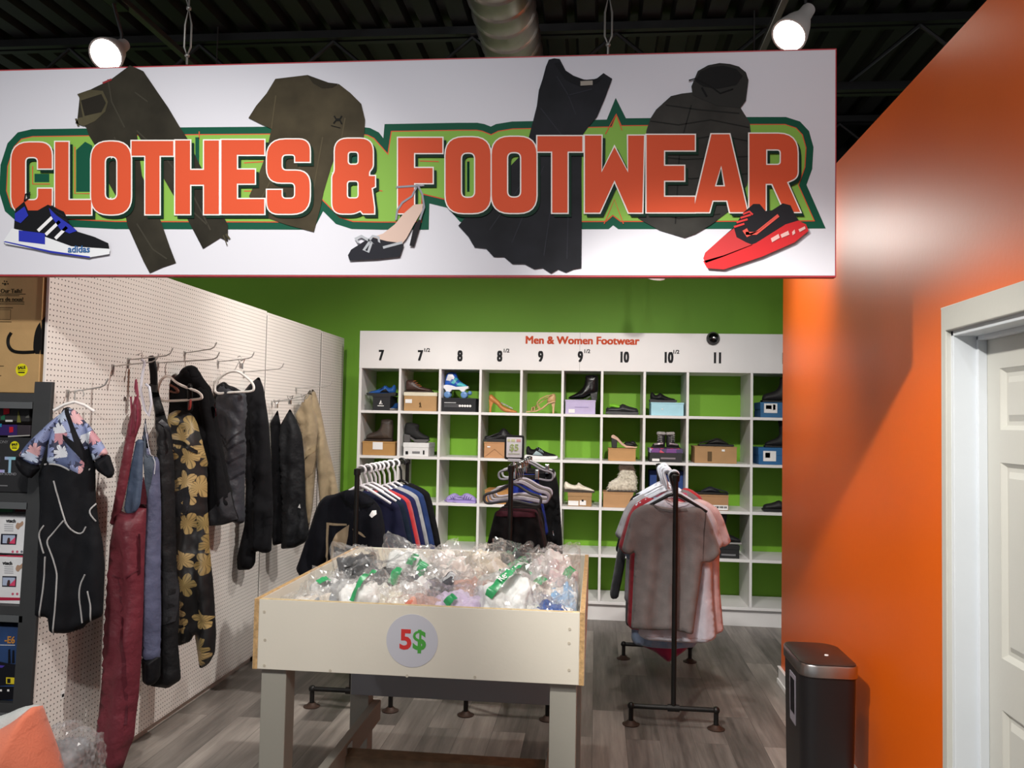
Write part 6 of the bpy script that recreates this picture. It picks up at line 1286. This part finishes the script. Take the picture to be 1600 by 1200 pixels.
for (v0, v1, dy, lab) in ((806, 872, .0, 'upper white baby monitor box leaning on the gondola shelf'), (872, 938, -.0, 'lower white baby monitor box on the gondola shelf')):
    y = GFL+(.035 if v0 < 850 else .012); up_ = v0 < 850
    t, L = carton(-8, 41 if up_ else 37.5, v0, v1, card('dcdcde'), 'monitor_carton', lab, 'box', .13, y=y, zb=(sh_z[2]+.001 if not up_ else gz(872)+.006))
    deco(t, L, 'red_band', [(-8, v1-5), (37, v1-4), (37, v1), (-8, v1)], ink('a8243f'))
    a, b = L(17.5 if up_ else 12, v0+8); text('carton_lettering', 'vtech', .018, ink('303033'), t, (a, -.0012, b), bold=.0008)
    deco(t, L, 'screen_bezel', [(2 if up_ else 4, v0+28), (27 if up_ else 26, v0+28.5), (25, v0+45), (1 if up_ else 3.5, v0+44.5)], ink('22222e'))
    deco(t, L, 'screen_picture', [(5, v0+30), (24, v0+30.5), (23, v0+43), (4.5, v0+42.6)], ink('a9b4cc'), .002); deco(t, L, 'pink_swoosh', [(14, v0+43), (24.5, v0+33), (24, v0+43.5)], ink('d2486b'), .0026)
    deco(t, L, 'baby_picture', smoothp([(11, v0+43), (12, v0+38), (13, v0+34), (16, v0+34), (16.5, v0+38), (16, v0+43)], 1), ink('4a3433'), .0028)
    deco(t, L, 'hands_picture', smoothp([(24, v0+18), (27, v0+10), (31, v0+12), (36, v0+7), (37, v0+14), (31, v0+18), (29, v0+22)], 1), ink('a98a75'), .0014)
    for k in range(4): deco(t, L, 'small_print', [(7, v0+13+k*3.2), (21, v0+13.4+k*3.2), (21, v0+14.2+k*3.2), (7, v0+13.8+k*3.2)], ink('8f9096'))
    for k in range(3):
        a, b = L(20+k*7, v1-10); MB().lathe([(.0005, 0), (.0048, 0), (.0048, .001), (.0005, .001)], (a, 0, b), (0, -1, 0), 12).build('round_icon', ink('c05a72' if k < 2 else '6d6f78'), t)
t, L = carton(-30, 41, 783, 806, card('1a2a2a'), 'game_carton', 'dark colourful carton behind the upper baby monitor box', 'box', .1, y=GFL+.2, zb=sh_z[2]+.001)
deco(t, L, 'green_print', [(-10, 786), (20, 786), (20, 800), (-10, 800)], ink('2c5a3c')); deco(t, L, 'maroon_print', [(24, 790), (41, 790), (41, 806), (24, 806)], ink('4a1a1f')); deco(t, L, 'yellow_print', [(-6, 788), (3, 790), (-2, 800)], ink('a79a2c'), .002)
t, L = carton(-60, 34, 980, 1094, mat('router_blue', '25416f', .4, 0, .35, 6), 'router_carton', 'dark blue router carton on the bottom gondola shelf', 'box', .2, y=GFL+.012, zb=sh_z[3]+.001)
deco(t, L, 'dark_router', [(-60, 1020), (10, 1036), (24, 1038), (24, 1070), (-60, 1075)], ink('17181f')); deco(t, L, 'antenna', [(13, 1036), (13.5, 1015), (16, 1014), (17, 1036)], ink('121319'), .002); deco(t, L, 'antenna', [(19, 1036), (20, 1016), (22.5, 1016), (23, 1036)], ink('121319'), .002)
deco(t, L, 'purple_light', [(-30, 1036), (8, 1040), (4, 1043), (-30, 1042)], ink('4a3a9a'), .002)
a, b = L(24, 1000.5); text('carton_lettering', '-E6', .036, ink('b9803f'), t, (a, -.002, b), bold=.001, align='RIGHT', sx=.9); deco(t, L, 'white_line', [(-40, 1006.5), (24, 1007.5), (24, 1008.5), (-40, 1007.5)], ink('c9cbd0'), .002)
deco(t, L, 'red_badge', [(27, 1007), (33, 1007), (33, 1022), (27, 1021)], ink('b01f35'), .002); a, b = L(30.4, 1010); text('badge_lettering', '5', .016, PAPER, t, (a, -.003, b), bold=.0006)
deco(t, L, 'yellow_sticker', [(10, 1058), (27, 1059), (27, 1069), (10, 1068)], ink('d9c42c'), .002); deco(t, L, 'sticker_print', [(12, 1060), (17, 1060), (17, 1067), (12, 1067)], INKB, .003)
deco(t, L, 'black_footer', [(-60, 1072), (33, 1073), (33, 1093), (-60, 1093)], ink('131318'), .0016)
for u in (2, 13.5, 25.5): deco(t, L, 'footer_icon', [(u-1.6, 1077), (u+1.6, 1077), (u+1.6, 1080), (u-1.6, 1080)], PAPER, .0024)

# ------------------------------------------------------------------ pedal bin by the orange wall
BX0, BX1, BY0, BY1, BZ = .826, 1.05, 3.46, 3.82, .60
bi = thing('pedal_bin', 'slim black pedal bin with a steel lid rim beside the orange wall', 'bin', ((BX0+BX1)/2, (BY0+BY1)/2, 0)); bw, bd_ = (BX1-BX0)/2, (BY1-BY0)/2
def ring(k, z): return [(a*k, b*k, z) for a, b in rpoly([(-bw, -bd_, .07), (bw, -bd_, .05), (bw*.98, bd_*.75, .08), (bw*.55, bd_, .06), (-bw, bd_, .05)], 8)]
def loft(rings):
    n = len(rings[0]); b = MB(); V = [p for r in rings for p in r]
    F = [(i*n+j, i*n+(j+1) % n, (i+1)*n+(j+1) % n, (i+1)*n+j) for i in range(len(rings)-1) for j in range(n)]+[tuple(range(n))[::-1], tuple((len(rings)-1)*n+j for j in range(n))]
    return b.add(V, F)
BINP = mat('bin_black', '1a191b', .38, 0, .06, 10)
loft([ring(.90, .004), ring(.91, .05), ring(.97, BZ-.045)]).build('body', BINP, bi, True)
loft([ring(.985, BZ-.05), ring(1.015, BZ-.046), ring(1.015, BZ-.006), ring(1.0, BZ)]).build('lid_rim', steel_mat('brushed_rim', 'b9b5b2', .28), bi, True)
loft([ring(.975, BZ-.002), ring(.97, BZ+.004), ring(.9, BZ+.007)]).build('lid', mat('bin_lid', '2a201d', .3, 0, .05), bi, True)
MB().lathe([(.001, 0), (.009, 0), (.008, .003), (.001, .004)], (.02, -.04, BZ+.0065), (0, 0, 1), 12).build('lid_button', PAPER, bi, True)
MB().box(-.09, .09, -bd_*.9-.05, -bd_*.9+.02, .02, .035).build('pedal', CHROME, bi, bevel=.004)
MB().box(bw-.01, bw+.02, -.05, .03, BZ-.11, BZ-.05).build('hinge_cover', BLACK, bi, bevel=.004)
lb = MB().hexa([(-bw*.963, -.06, .32), (-bw*.963, .04, .32), (-bw*.955, .04, .32), (-bw*.955, -.06, .32), (-bw*.987, -.06, .52), (-bw*.987, .04, .52), (-bw*.965, .04, .52), (-bw*.965, -.06, .52)]).build('side_label', ink('8d8790'), bi)
MB().hexa([(-bw*.975, -.045, .36), (-bw*.975, .025, .36), (-bw*.96, .025, .36), (-bw*.96, -.045, .36), (-bw*.992, -.045, .50), (-bw*.992, .025, .50), (-bw*.965, .025, .50), (-bw*.965, -.045, .50)]).build('label_picture', ink('1c1a1d'), bi)

# ------------------------------------------------------------------ things in the near left corner, on a low display table
dt = thing('display_table', 'white display table corner under the coral cushion at the near left', 'table', (-1.6, 1.0, 0)); TT = .70
MB().box(-.45, .56, 0, .78, TT-.03, TT).build('table_top', WHITE, dt, bevel=.003)
for x in (-.43, .50):
    for y in (.02, .72): MB().box(x, x+.04, y, y+.04, 0, TT-.03).build('leg', WHITE, dt)
g = Plane('cushion', 'coral orange cushion standing on its edge at the bottom left corner', 'cushion', 30, 1180, 1.62, .1)
CORAL = mat('coral_linen', 'fb8f70', .85, 0, .08, 10, .2, 220, .2, .2)
zb_ = TT+.001-g.loc.z
P = g.px([(-70, 1130), (-30, 1148), (-4, 1142), (20, 1128), (40, 1112), (50, 1104), (56, 1106), (62, 1128), (76, 1165), (92, 1210)])
P += [(P[-1][0]+.02, zb_), (P[0][0]-.05, zb_)]
Puff(P, .085, .13, drape(90, .006, .3, .2, 1.0), smooth=1).build('cover', CORAL, g.t)
g2 = Plane('grey_cushion', 'pale grey cushion behind the coral one at the bottom left corner', 'cushion', 30, 1160, 1.74, .1); zb_ = TT+.001-g2.loc.z
P = g2.px([(-60, 1125), (-20, 1124), (10, 1116), (36, 1104), (52, 1102), (64, 1105), (66, 1120), (62, 1150), (60, 1200)]); P += [(P[-1][0], zb_), (P[0][0], zb_)]
Puff(P, .05, .09, drape(91, .005, .2, .2, 1.0)).build('cover', mat('pale_grey_cloth', 'c3c8c7', .85, 0, .08, 10, .2, 200), g2.t)
g3 = Plane('plastic_bag', 'crumpled clear plastic bag beside the coral cushion at the bottom left', 'bag', 105, 1180, 1.70, .1); zb_ = TT+.001-g3.loc.z
pc = at(106, 1178, 'Y', 1.72); vs, vi = [], []
for q in IV5:
    m_ = max(abs(q.x), abs(q.y), abs(q.z)); wq = q+.4*noise.noise_vector(q*1.8+Vector((4, 2, 9)))
    r = (1/m_)**.45*(1+.20*(.5-abs(noise.noise(wq*2.8)))+.12*(.5-abs(noise.noise(wq*6.5)))+.05*noise.noise(q*15)+.02*noise.noise(q*29))
    X, Y, Z = q.x*r*.060, q.y*r*.075, q.z*r*.085; Z = max(Z, -(pc.z-.045-TT)+.001); vs.append((X, Y, Z-.045+(.015 if X < 0 and Z > 0 else 0)))
    vi.append((X*.8, Y*.8, Z*.82-.049))
E0 = g3.t; off = pc-g3.loc
MB().add([Vector(v)+off for v in vs], IF5).build('film', film_mat('greyish_film', .16, (.8, .8, .82, 1)), E0)
MB().add([Vector(v)+off for v in vi], IF5).build('wrapped_contents', mat('grey_wrap', '8d9094', .6, 0, .3, 18), E0, smooth=2)
